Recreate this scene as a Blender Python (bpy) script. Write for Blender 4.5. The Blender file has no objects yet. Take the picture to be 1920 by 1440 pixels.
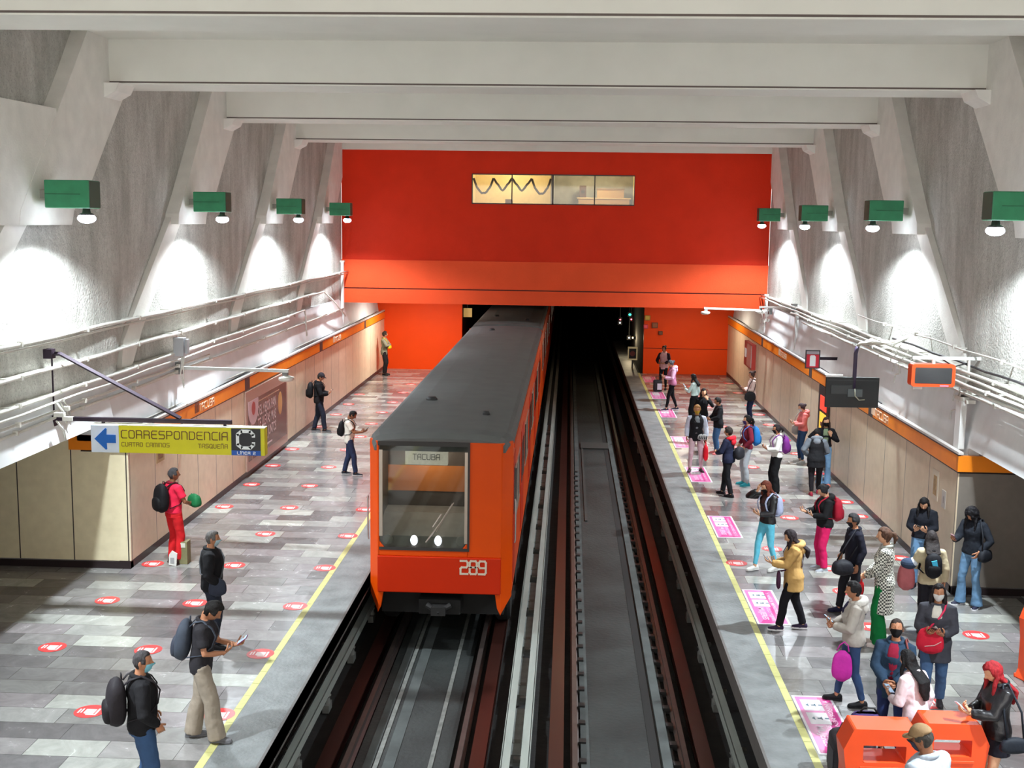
import bpy, bmesh, math, random
from mathutils import Vector, Matrix, noise
random.seed(7)
C = bpy.context.scene
COL = C.collection
PI = math.pi

# ------------------------------------------------------------------ camera, world, exposure
CAM_H = 6.0
F_PX = 2200.0
def make_camera():
    yv = Vector((108.0, 304.0, -F_PX)).normalized()          # world +Y seen in camera axes
    u = Vector((0.0135, 1.0, 0.0)); u.z = -(u.x*yv.x + u.y*yv.y)/yv.z; u.normalize()
    xv = yv.cross(u)
    m = Matrix((xv, yv, u))                                   # camera axes -> world axes
    cam = bpy.data.cameras.new('camera'); o = bpy.data.objects.new('camera', cam)
    COL.objects.link(o)
    o.matrix_world = Matrix.Translation((0, 0, CAM_H)) @ m.to_4x4()
    cam.sensor_width = 36.0; cam.lens = F_PX/1920.0*36.0
    cam.clip_start = 0.1; cam.clip_end = 300
    C.camera = o
make_camera()
w = bpy.data.worlds.new('world'); C.world = w; w.use_nodes = True
w.node_tree.nodes['Background'].inputs[0].default_value = (1.0, 0.95, 0.88, 1)
w.node_tree.nodes['Background'].inputs[1].default_value = 1.6
C.view_settings.view_transform = 'Standard'; C.view_settings.look = 'None'
C.view_settings.exposure = 0.98; C.view_settings.gamma = 1.0; C.view_settings.use_curve_mapping = False
LAMP_W = 400.0          # watts of each wall lamp's downlight
FAR_W = 110.0           # ceiling tubes in the low bay beyond the red wall
SPOT_DEG = 146
PLAT_W = 1250.0          # second spot added at each lamp to brighten floor and people
OMNI_W = 6.0          # sideways glow of each bare bulb


# ------------------------------------------------------------------ materials
MATS = {}
def srgb(c):
    if isinstance(c, str):
        c = tuple(int(c[i:i+2], 16) for i in (0, 2, 4))
    return tuple(((v/255.0)/12.92 if v/255.0 <= 0.04045 else ((v/255.0+0.055)/1.055)**2.4) for v in c)
def mat(name, col=(128,128,128), rough=0.6, metal=0.0, var=0.0, scale=8.0, bump=0.0, bscale=None, emit=None, es=1.0, coat=0.0, stretch=None, spec=0.5):
    if name in MATS: return MATS[name]
    m = bpy.data.materials.new(name); m.use_nodes = True; nt = m.node_tree
    b = nt.nodes['Principled BSDF']; N = nt.nodes.new; L = nt.links.new
    c = srgb(col)
    b.inputs['Base Color'].default_value = (*c, 1); b.inputs['Roughness'].default_value = rough
    b.inputs['Metallic'].default_value = metal; b.inputs['Specular IOR Level'].default_value = spec
    if coat: b.inputs['Coat Weight'].default_value = coat; b.inputs['Coat Roughness'].default_value = 0.1
    if emit is not None:
        b.inputs['Emission Color'].default_value = (*srgb(emit), 1); b.inputs['Emission Strength'].default_value = es
    tc = N('ShaderNodeTexCoord'); mp = N('ShaderNodeMapping'); L(tc.outputs['Object'], mp.inputs['Vector'])
    if stretch: mp.inputs['Scale'].default_value = stretch
    n = N('ShaderNodeTexNoise'); n.inputs['Scale'].default_value = scale; n.inputs['Detail'].default_value = 5
    L(mp.outputs[0], n.inputs['Vector'])
    v = max(var, 0.03)
    r = N('ShaderNodeValToRGB'); r.color_ramp.elements[0].position = 0.3; r.color_ramp.elements[1].position = 0.7
    r.color_ramp.elements[0].color = (*[x*(1-v) for x in c], 1); r.color_ramp.elements[1].color = (*[min(1, x*(1+v)) for x in c], 1)
    L(n.outputs['Fac'], r.inputs['Fac']); L(r.outputs['Color'], b.inputs['Base Color'])
    if bump:
        n2 = N('ShaderNodeTexNoise'); n2.inputs['Scale'].default_value = bscale or scale*3; n2.inputs['Detail'].default_value = 4
        L(mp.outputs[0], n2.inputs['Vector'])
        bp = N('ShaderNodeBump'); bp.inputs['Strength'].default_value = bump; bp.inputs['Distance'].default_value = 0.03
        L(n2.outputs['Fac'], bp.inputs['Height']); L(bp.outputs[0], b.inputs['Normal'])
    MATS[name] = m
    return m

def rough_concrete():
    m = mat('rough_concrete', (204,202,196), 0.9, var=0.10, scale=14, bump=1.0, bscale=26)
    nt = m.node_tree; N = nt.nodes.new; L = nt.links.new; b = nt.nodes['Principled BSDF']
    ramp = [n for n in nt.nodes if n.type == 'VALTORGB'][0]
    tc = [n for n in nt.nodes if n.type == 'TEX_COORD'][0]
    mp = N('ShaderNodeMapping'); mp.inputs['Scale'].default_value = (0.5, 1.1, 0.35); L(tc.outputs['Object'], mp.inputs['Vector'])
    s = N('ShaderNodeTexNoise'); s.inputs['Scale'].default_value = 1.6; s.inputs['Detail'].default_value = 6; s.inputs['Roughness'].default_value = 0.65
    L(mp.outputs[0], s.inputs['Vector'])
    r = N('ShaderNodeValToRGB'); r.color_ramp.elements[0].position = 0.36; r.color_ramp.elements[1].position = 0.62
    r.color_ramp.elements[0].color = (0.70, 0.695, 0.68, 1); r.color_ramp.elements[1].color = (1, 1, 1, 1)
    L(s.outputs['Fac'], r.inputs['Fac'])
    f = N('ShaderNodeTexVoronoi'); f.inputs['Scale'].default_value = 26; L(tc.outputs['Object'], f.inputs['Vector'])
    fr = N('ShaderNodeValToRGB'); fr.color_ramp.elements[0].position = 0.0; fr.color_ramp.elements[1].position = 0.35
    fr.color_ramp.elements[0].color = (0.5, 0.5, 0.49, 1); fr.color_ramp.elements[1].color = (1, 1, 1, 1)
    L(f.outputs['Distance'], fr.inputs['Fac'])
    mx = N('ShaderNodeMix'); mx.data_type = 'RGBA'; mx.blend_type = 'MULTIPLY'; mx.inputs[0].default_value = 1
    L(ramp.outputs[0], mx.inputs[6]); L(r.outputs[0], mx.inputs[7])
    m2 = N('ShaderNodeMix'); m2.data_type = 'RGBA'; m2.blend_type = 'MULTIPLY'; m2.inputs[0].default_value = 0.8
    L(mx.outputs[2], m2.inputs[6]); L(fr.outputs[0], m2.inputs[7])
    L(m2.outputs[2], b.inputs['Base Color'])
    return m

def floor_tiles():
    m = bpy.data.materials.new('marble_floor_tiles'); m.use_nodes = True; nt = m.node_tree
    N = nt.nodes.new; L = nt.links.new; b = nt.nodes['Principled BSDF']
    tc = N('ShaderNodeTexCoord')
    br = N('ShaderNodeTexBrick'); br.inputs['Scale'].default_value = 1.0
    br.inputs['Brick Width'].default_value = 0.86; br.inputs['Row Height'].default_value = 0.42
    br.inputs['Mortar Size'].default_value = 0.004; br.inputs['Mortar Smooth'].default_value = 0.3
    br.offset = 0.37; br.offset_frequency = 2; br.squash = 1.25; br.squash_frequency = 3
    br.inputs['Color1'].default_value = (0, 0, 0, 1); br.inputs['Color2'].default_value = (1, 1, 1, 1); br.inputs['Mortar'].default_value = (0.5, 0.5, 0.5, 1)
    L(tc.outputs['Object'], br.inputs['Vector'])
    r = N('ShaderNodeValToRGB'); e = r.color_ramp.elements
    cols = [(0.0, (94,90,90)), (0.22, (106,103,103)), (0.42, (126,124,121)), (0.62, (132,125,126)), (0.82, (146,146,141)), (0.97, (164,164,156))]
    e[0].position = 0.0; e[0].color = (*srgb(cols[0][1]), 1); e[1].position = cols[-1][0]; e[1].color = (*srgb(cols[-1][1]), 1)
    for p, c in cols[1:-1]:
        k = e.new(p); k.color = (*srgb(c), 1)
    L(br.outputs['Color'], r.inputs['Fac'])
    n = N('ShaderNodeTexNoise'); n.inputs['Scale'].default_value = 2.2; n.inputs['Detail'].default_value = 9; n.inputs['Roughness'].default_value = 0.7
    n.inputs['Distortion'].default_value = 1.3
    L(tc.outputs['Object'], n.inputs['Vector'])
    nr = N('ShaderNodeValToRGB'); nr.color_ramp.elements[0].position = 0.3; nr.color_ramp.elements[1].position = 0.72
    nr.color_ramp.elements[0].color = (0.72, 0.72, 0.72, 1); nr.color_ramp.elements[1].color = (1.15, 1.15, 1.15, 1)
    L(n.outputs['Fac'], nr.inputs['Fac'])
    mx = N('ShaderNodeMix'); mx.data_type = 'RGBA'; mx.blend_type = 'MULTIPLY'; mx.inputs[0].default_value = 1
    L(r.outputs[0], mx.inputs[6]); L(nr.outputs[0], mx.inputs[7])
    m2 = N('ShaderNodeMix'); m2.data_type = 'RGBA'; m2.inputs[7].default_value = (0.045, 0.043, 0.042, 1)
    L(br.outputs['Fac'], m2.inputs[0]); L(mx.outputs[2], m2.inputs[6])
    L(m2.outputs[2], b.inputs['Base Color'])
    rr = N('ShaderNodeMapRange'); rr.inputs[1].default_value = 0.3; rr.inputs[2].default_value = 0.7; rr.inputs[3].default_value = 0.14; rr.inputs[4].default_value = 0.30
    L(n.outputs['Fac'], rr.inputs[0]); L(rr.outputs[0], b.inputs['Roughness'])
    b.inputs['Specular IOR Level'].default_value = 0.45
    n3 = N('ShaderNodeTexNoise'); n3.inputs['Scale'].default_value = 3.0; L(tc.outputs['Object'], n3.inputs['Vector'])
    bp = N('ShaderNodeBump'); bp.inputs['Strength'].default_value = 0.12; bp.inputs['Distance'].default_value = 0.02
    L(n3.outputs['Fac'], bp.inputs['Height']); L(bp.outputs[0], b.inputs['Normal'])
    return m

def panel_mat(name, col, pitch, axis, off=0.0, rough=0.35, jw=0.02):
    """vertical sheet cladding: thin dark joints every pitch metres along an axis, each sheet a little different"""
    m = bpy.data.materials.new(name); m.use_nodes = True; nt = m.node_tree
    N = nt.nodes.new; L = nt.links.new; b = nt.nodes['Principled BSDF']
    tc = N('ShaderNodeTexCoord'); sp = N('ShaderNodeSeparateXYZ'); L(tc.outputs['Object'], sp.inputs[0])
    a = N('ShaderNodeMath'); a.operation = 'ADD'; a.inputs[1].default_value = off + 1000*pitch; L(sp.outputs[axis], a.inputs[0])
    d = N('ShaderNodeMath'); d.operation = 'DIVIDE'; d.inputs[1].default_value = pitch; L(a.outputs[0], d.inputs[0])
    fr = N('ShaderNodeMath'); fr.operation = 'FRACT'; L(d.outputs[0], fr.inputs[0])
    lt = N('ShaderNodeMath'); lt.operation = 'LESS_THAN'; lt.inputs[1].default_value = jw/pitch; L(fr.outputs[0], lt.inputs[0])
    fl = N('ShaderNodeMath'); fl.operation = 'FLOOR'; L(d.outputs[0], fl.inputs[0])
    wn = N('ShaderNodeTexWhiteNoise'); wn.noise_dimensions = '1D'; L(fl.outputs[0], wn.inputs['W'])
    c = srgb(col)
    r = N('ShaderNodeValToRGB'); r.color_ramp.elements[0].color = (*[x*0.90 for x in c], 1); r.color_ramp.elements[1].color = (*[min(1, x*1.06) for x in c], 1)
    L(wn.outputs['Value'], r.inputs['Fac'])
    n = N('ShaderNodeTexNoise'); n.inputs['Scale'].default_value = 5; n.inputs['Detail'].default_value = 8; L(tc.outputs['Object'], n.inputs['Vector'])
    nr = N('ShaderNodeValToRGB'); nr.color_ramp.elements[0].position = 0.3; nr.color_ramp.elements[0].color = (0.88, 0.87, 0.85, 1); nr.color_ramp.elements[1].position = 0.7
    L(n.outputs['Fac'], nr.inputs['Fac'])
    mu = N('ShaderNodeMix'); mu.data_type = 'RGBA'; mu.blend_type = 'MULTIPLY'; mu.inputs[0].default_value = 1
    L(r.outputs[0], mu.inputs[6]); L(nr.outputs[0], mu.inputs[7])
    mx = N('ShaderNodeMix'); mx.data_type = 'RGBA'; mx.inputs[7].default_value = (0.05, 0.04, 0.035, 1)
    L(lt.outputs[0], mx.inputs[0]); L(mu.outputs[2], mx.inputs[6]); L(mx.outputs[2], b.inputs['Base Color'])
    b.inputs['Roughness'].default_value = rough
    return m

def glass_mat(name, tint=(0.9, 0.95, 0.95), refl=0.12):
    if name in MATS: return MATS[name]
    m = bpy.data.materials.new(name); m.use_nodes = True; nt = m.node_tree; N = nt.nodes.new; L = nt.links.new
    for n in list(nt.nodes):
        if n.type == 'BSDF_PRINCIPLED': nt.nodes.remove(n)
    t = N('ShaderNodeBsdfTransparent'); t.inputs[0].default_value = (*tint, 1)
    g = N('ShaderNodeBsdfGlossy'); g.inputs['Roughness'].default_value = 0.04
    lw = N('ShaderNodeLayerWeight'); lw.inputs[0].default_value = 0.35
    mr = N('ShaderNodeMapRange'); mr.inputs[3].default_value = refl; mr.inputs[4].default_value = 0.9; L(lw.outputs['Facing'], mr.inputs[0])
    x = N('ShaderNodeMixShader'); L(mr.outputs[0], x.inputs[0]); L(t.outputs[0], x.inputs[1]); L(g.outputs[0], x.inputs[2])
    L(x.outputs[0], nt.nodes['Material Output'].inputs['Surface'])
    MATS[name] = m
    return m

# ------------------------------------------------------------------ mesh helpers
class MB:
    def __init__(self): self.v = []; self.f = []; self.m = []; self.cur = 0
    def add(self, vs, fs):
        k = len(self.v); self.v += [tuple(p) for p in vs]; self.f += [tuple(i+k for i in f) for f in fs]; self.m += [self.cur]*len(fs)
        return self
    def box(self, x0, x1, y0, y1, z0, z1, mi=None):
        if mi is not None: self.cur = mi
        vs = [(x0,y0,z0),(x1,y0,z0),(x1,y1,z0),(x0,y1,z0),(x0,y0,z1),(x1,y0,z1),(x1,y1,z1),(x0,y1,z1)]
        return self.add(vs, [(0,3,2,1),(4,5,6,7),(0,1,5,4),(1,2,6,5),(2,3,7,6),(3,0,4,7)])
    def prism(self, poly, axis, a0, a1, mi=None):
        """poly: 2-D outline; axis 'x': outline in (y,z); 'y': (x,z); 'z': (x,y)"""
        if mi is not None: self.cur = mi
        n = len(poly)
        def P(p, a):
            return (a, p[0], p[1]) if axis == 'x' else ((p[0], a, p[1]) if axis == 'y' else (p[0], p[1], a))
        vs = [P(p, a0) for p in poly] + [P(p, a1) for p in poly]
        fs = [tuple(range(n))[::-1], tuple(range(n, 2*n))] + [(i, (i+1) % n, n+(i+1) % n, n+i) for i in range(n)]
        return self.add(vs, fs)
    def loft(self, rings, cap=True, mi=None):
        """rings: lists of equally many points"""
        if mi is not None: self.cur = mi
        n = len(rings[0]); k = len(rings); vs = [p for r in rings for p in r]; fs = []
        for i in range(k-1):
            for j in range(n):
                fs.append((i*n+j, i*n+(j+1) % n, (i+1)*n+(j+1) % n, (i+1)*n+j))
        if cap:
            fs.append(tuple(range(n))[::-1]); fs.append(tuple((k-1)*n+j for j in range(n)))
        return self.add(vs, fs)
    def tube(self, pts, r, n=8, mi=None, r2=None, flat=1.0, side=None):
        """tube along pts; r a number or list; flat squashes across 'side'"""
        pts = [Vector(p) for p in pts]; rs = r if isinstance(r, (list, tuple)) else [r]*len(pts)
        rings = []; prev = None
        for i, p in enumerate(pts):
            t = (pts[min(i+1, len(pts)-1)] - pts[max(i-1, 0)])
            if t.length < 1e-9: t = Vector((0,0,1))
            t.normalize()
            if side is not None: a = Vector(side)
            elif prev is not None: a = prev
            else: a = Vector((1,0,0)) if abs(t.x) < 0.8 else Vector((0,1,0))
            a = (a - t*a.dot(t)); 
            if a.length < 1e-6: a = t.orthogonal()
            a.normalize(); b = t.cross(a); prev = a
            rr = rs[i]
            rings.append([p + a*math.cos(2*PI*j/n)*rr + b*math.sin(2*PI*j/n)*rr*flat for j in range(n)])
        return self.loft(rings, True, mi)
    def lathe(self, prof, c=(0,0,0), n=20, mi=None, axis='z'):
        if mi is not None: self.cur = mi
        rings = []
        for r, z in prof:
            ring = []
            for j in range(n):
                a = 2*PI*j/n; x, y = r*math.cos(a), r*math.sin(a)
                p = (x, y, z) if axis == 'z' else ((x, z, -y) if axis == 'y' else (z, x, y))
                ring.append((p[0]+c[0], p[1]+c[1], p[2]+c[2]))
            rings.append(ring)
        return self.loft(rings, True)
    def ell(self, c, rad, n=16, m=10, R=None, mi=None):
        if mi is not None: self.cur = mi
        rings = []
        for i in range(m+1):
            ph = -PI/2 + PI*i/m; cr = max(math.cos(ph), 0.02)
            ring = []
            for j in range(n):
                a = 2*PI*j/n; p = Vector((math.cos(a)*cr*rad[0], math.sin(a)*cr*rad[1], math.sin(ph)*rad[2]))
                if R is not None: p = R @ p
                ring.append(p + Vector(c))
            rings.append(ring)
        return self.loft(rings, True)
    def xf(self, M):
        self.v = [tuple(M @ Vector(p)) for p in self.v]; return self
    def mesh(self, name, mats, smooth=False):
        me = bpy.data.meshes.new(name); me.from_pydata(self.v, [], self.f)
        for m in (mats if isinstance(mats, (list, tuple)) else [mats]): me.materials.append(m)
        me.polygons.foreach_set('material_index', self.m)
        if smooth: me.polygons.foreach_set('use_smooth', [True]*len(me.polygons))
        me.update()
        return me
    def build(self, name, mats, parent=None, smooth=False, bevel=0.0, kind=None, loc=None):
        o = bpy.data.objects.new(name, self.mesh(name, mats, smooth)); COL.objects.link(o)
        if parent is not None: o.parent = parent
        if loc is not None: o.location = loc
        if bevel:
            b = o.modifiers.new('bevel', 'BEVEL'); b.width = bevel; b.segments = 2; b.limit_method = 'ANGLE'; b.angle_limit = math.radians(40)
        if kind: o['kind'] = kind
        return o
def tag(o, label, cat, group=None, kind=None):
    o['label'] = label; o['category'] = cat
    if group: o['group'] = group
    if kind: o['kind'] = kind
    return o
def thing(name, label, cat, loc=(0,0,0), rz=0.0, group=None):
    o = bpy.data.objects.new(name, None); COL.objects.link(o); o.location = loc; o.rotation_euler = (0,0,rz); o.empty_display_size = 0.1
    return tag(o, label, cat, group)
def copy_tree(o, parent=None):
    c = o.copy(); COL.objects.link(c); c.parent = parent
    for ch in [x for x in list(COL.objects) if x.parent == o]:
        copy_tree(ch, c)
    return c
def ordn(i):
    return ['first','second','third','fourth','fifth','sixth','seventh','eighth','ninth','tenth','eleventh','twelfth','thirteenth','fourteenth','fifteenth','sixteenth','seventeenth','eighteenth'][i]

# squarish stroke lettering
GL = {
 'A': [[(0,0),(0,.8),(.2,1),(.7,1),(.7,0)],[(0,.45),(.7,.45)]], 'B': [[(0,0),(0,1),(.55,1),(.68,.88),(.68,.62),(.55,.52),(0,.52)],[(.55,.52),(.7,.4),(.7,.12),(.58,0),(0,0)]],
 'C': [[(.7,1),(.15,1),(0,.85),(0,.15),(.15,0),(.7,0)]], 'D': [[(0,0),(0,1),(.52,1),(.7,.82),(.7,.18),(.52,0),(0,0)]],
 'E': [[(.7,1),(.15,1),(0,.85),(0,.15),(.15,0),(.7,0)],[(0,.52),(.6,.52)]], 'I': [[(0,0),(0,1)]], 'L': [[(0,1),(0,.15),(.15,0),(.65,0)]],
 'M': [[(0,0),(0,.85),(.15,1),(.8,1),(.95,.85),(.95,0)],[(.475,1),(.475,0)]], 'N': [[(0,0),(0,1),(.52,1),(.7,.82),(.7,0)]],
 'O': [[(.15,0),(0,.15),(0,.85),(.15,1),(.55,1),(.7,.85),(.7,.15),(.55,0),(.15,0)]], 'P': [[(0,0),(0,1),(.55,1),(.7,.85),(.7,.58),(.55,.45),(0,.45)]],
 'Q': [[(.15,0),(0,.15),(0,.85),(.15,1),(.55,1),(.7,.85),(.7,.15),(.55,0),(.15,0)],[(.45,.3),(.75,-.08)]], 'R': [[(0,0),(0,1),(.55,1),(.7,.85),(.7,.58),(.6,.48),(0,.48)],[(.58,.48),(.7,.36),(.7,0)]],
 'S': [[(.7,1),(.12,1),(0,.88),(0,.62),(.12,.52),(.58,.52),(.7,.4),(.7,.12),(.58,0),(0,0)]], 'T': [[(0,1),(.7,1)],[(.35,1),(.35,0)]],
 'U': [[(0,1),(0,.15),(.15,0),(.55,0),(.7,.15),(.7,1)]], '2': [[(0,1),(.58,1),(.7,.88),(.7,.62),(.58,.5),(.12,.5),(0,.4),(0,0),(.7,0)]],
 '8': [[(.12,0),(0,.12),(0,.4),(.12,.52),(.58,.52),(.7,.4),(.7,.12),(.58,0),(.12,0)],[(.12,.52),(0,.64),(0,.88),(.12,1),(.58,1),(.7,.88),(.7,.64),(.58,.52)]],
 '9': [[(0,0),(.58,0),(.7,.12),(.7,.88),(.58,1),(.12,1),(0,.88),(0,.6),(.12,.48),(.7,.48)]],
}
GL['Ñ'] = GL['N'] + [[(.15,1.22),(.55,1.22)]]; GL['Í'] = GL['I'] + [[(-.05,1.12),(.12,1.28)]]
def stroke_w(text, h, gap=.28):
    return sum(((0.35 if ch == ' ' else (0.0 if ch in 'IÍ' else (.95 if ch == 'M' else .7))) + gap)*h for ch in text) - gap*h
def stroke_text(mb, text, O, R, U, h, w, d=0.004, gap=.28, mi=None, width=None, curved=False):
    """lettering made of square strokes standing d off the plane (origin O, unit vectors R along, U up)"""
    if mi is not None: mb.cur = mi
    O, R, U = Vector(O), Vector(R).normalized(), Vector(U).normalized(); Nn = R.cross(U)
    sx = 1.0 if width is None else width/stroke_w(text, h, gap)
    x = 0.0; d0 = d; kk = 0
    for ch in text:
        if ch == ' ': x += (0.35+gap)*h; continue
        for pl in GL[ch]:
            for a, b in zip(pl[:-1], pl[1:]):
                kk += 1; d = d0 + 0.0007*(kk % 5)
                A = Vector(((x+a[0]*h)*sx, a[1]*h)); B = Vector(((x+b[0]*h)*sx, b[1]*h)); t = (B-A).normalized(); q = Vector((-t.y, t.x))*w/2; t = t*w*0.48
                cs = [A-t-q, B+t-q, B+t+q, A-t+q]
                vs = [O+R*c.x+U*c.y for c in cs] + [O+R*c.x+U*c.y+Nn*d for c in cs]
                mb.add(vs, [(0,3,2,1),(4,5,6,7),(0,1,5,4),(1,2,6,5),(2,3,7,6),(3,0,4,7)])
        x += ((0.0 if ch in 'IÍ' else (.95 if ch == 'M' else .7)) + gap)*h
    return mb
def font_mb(text, O, R, U, h, d=0.003, width=None, bold=0.0, align='LEFT'):
    cu = bpy.data.curves.new('t', 'FONT'); cu.body = text; cu.size = 1.0; cu.extrude = 0.0; cu.offset = bold; cu.resolution_u = 3
    o = bpy.data.objects.new('t', cu); COL.objects.link(o)
    dg = bpy.context.evaluated_depsgraph_get(); me = bpy.data.meshes.new_from_object(o.evaluated_get(dg))
    bpy.data.objects.remove(o); bpy.data.curves.remove(cu)
    O, R, U = Vector(O), Vector(R).normalized(), Vector(U).normalized(); Nn = R.cross(U)
    xs = [v.co.x for v in me.vertices]; wid = (max(xs)-min(xs)) or 1; s = h/0.7; sx = s if width is None else width/wid
    mb = MB(); x0 = min(xs)
    mb.add([O + R*((v.co.x-x0)*sx) + U*(v.co.y*s) + Nn*d for v in me.vertices], [tuple(p.vertices) for p in me.polygons])
    bpy.data.meshes.remove(me)
    return mb
# ------------------------------------------------------------------ shared materials
M_ROUGH = rough_concrete()
M_SMOOTH = mat('painted_concrete', (234,231,225), 0.8, var=0.06, scale=3, bump=0.15, bscale=30)
M_BEAM = mat('beam_paint', (232,230,222), 0.75, var=0.03, scale=1.5)
M_WHITE = mat('white_wall_paint', (228,230,232), 0.7, var=0.06, scale=2.2)
M_TILE = floor_tiles()
M_EDGE = mat('platform_edge_concrete', (116,119,119), 0.5, var=0.28, scale=2.6, bump=0.25, bscale=20)
M_YELLOW = mat('yellow_line_paint', (186,182,118), 0.6, var=0.08, scale=9)
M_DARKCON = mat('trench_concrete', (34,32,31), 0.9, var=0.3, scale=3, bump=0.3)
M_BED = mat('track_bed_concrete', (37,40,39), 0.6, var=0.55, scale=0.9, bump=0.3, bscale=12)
M_RED = mat('red_wall_paint', (222,50,20), 0.5, spec=0.15, var=0.05, scale=1.2, bump=0.25, bscale=22)
M_REDLOW = mat('red_beam_lit_paint', (250,92,50), 0.5, spec=0.15, var=0.04, scale=1.2, bump=0.2, bscale=22)  # brighter red of its own, with floor bounce also put into the colour
M_REDFLAT = mat('red_panel_paint', (240,76,10), 0.5, spec=0.2, var=0.03, scale=1.0)
M_BLACK = mat('black_paint', (22,20,20), 0.5)
M_BASE = mat('dark_baseboard', (44,34,36), 0.35, var=0.1)
M_ORANGE = mat('orange_band', (246,140,34), 0.35, var=0.04, scale=4)
M_DARKBOX = mat('dark_grey_metal', (62,58,60), 0.45, var=0.1)
M_STEEL = mat('brushed_steel', (170,170,170), 0.35, metal=0.8)
M_PIPE = mat('conduit_paint', (214,212,204), 0.5, var=0.08, scale=20)
M_CABLE = mat('black_cable', (38,36,38), 0.55)
M_TUN = mat('tunnel_concrete', (34,31,28), 0.9, var=0.3, scale=2, bump=0.3)
M_PANL = panel_mat('beige_cladding_left', (236,222,194), 1.22, 1, off=-19.25)
M_PANR = panel_mat('beige_cladding_right', (224,206,178), 1.45, 1, off=-19.1+0.02)
M_PANX = panel_mat('beige_cladding_return', (234,222,188), 0.95, 0, off=7.45)
M_GREYX = mat('grey_cladding_return', (128,120,112), 0.4, var=0.05)
LW, RW, LP, RP, LE, RE = -7.75, 6.7, -7.4, 6.4, -3.3, 2.33
YB = [6.3, 13.05, 19.7, 26.45, 33.2, 39.95]; BAY = 6.75
Z0, ZC = 8.17, 8.9

# ------------------------------------------------------------------ setting
def struct(name, mb, m, **k):
    o = mb.build(name, m, **k); o['kind'] = 'structure'; return o
# platforms
for s, X0, X1, XY, XE, YC in ((-1, -14.0, -3.99, -3.92, LE, 19.2), (1, 14.0, 2.94, 2.87, RE, 19.1)):
    a, b = sorted((X0, X1)); struct('floor', MB().box(a, b, -6, 47.2, -0.3, 0), M_TILE)
    a, b = sorted((X1, XY)); mb = MB(); y = -6.0
    while y < 47:
        mb.box(a-0.012, b+0.012, y+0.004, y+0.396, -0.3, 0.003); y += 0.4
    struct('trim_1', mb, M_YELLOW)
    a, b = sorted((XY, XE)); struct('floor', MB().box(a, b, -6, 60 if s > 0 else 47, -0.22, 0.0), M_EDGE)
    a, b = sorted((XE-s*0.0, XE+s*0.03)); struct('trim_2', MB().box(min(XE, XE+s*0.03)-0.004, max(XE, XE+s*0.03), -6, 47, -0.26, 0.004), mat('edge_nosing', (96,92,90), 0.5, var=0.1))
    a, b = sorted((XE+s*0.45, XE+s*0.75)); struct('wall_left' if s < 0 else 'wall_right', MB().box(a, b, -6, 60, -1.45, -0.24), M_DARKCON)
struct('floor', MB().box(-4.2, 3.2, -6, 110, -1.6, -1.32), M_DARKCON)
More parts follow.
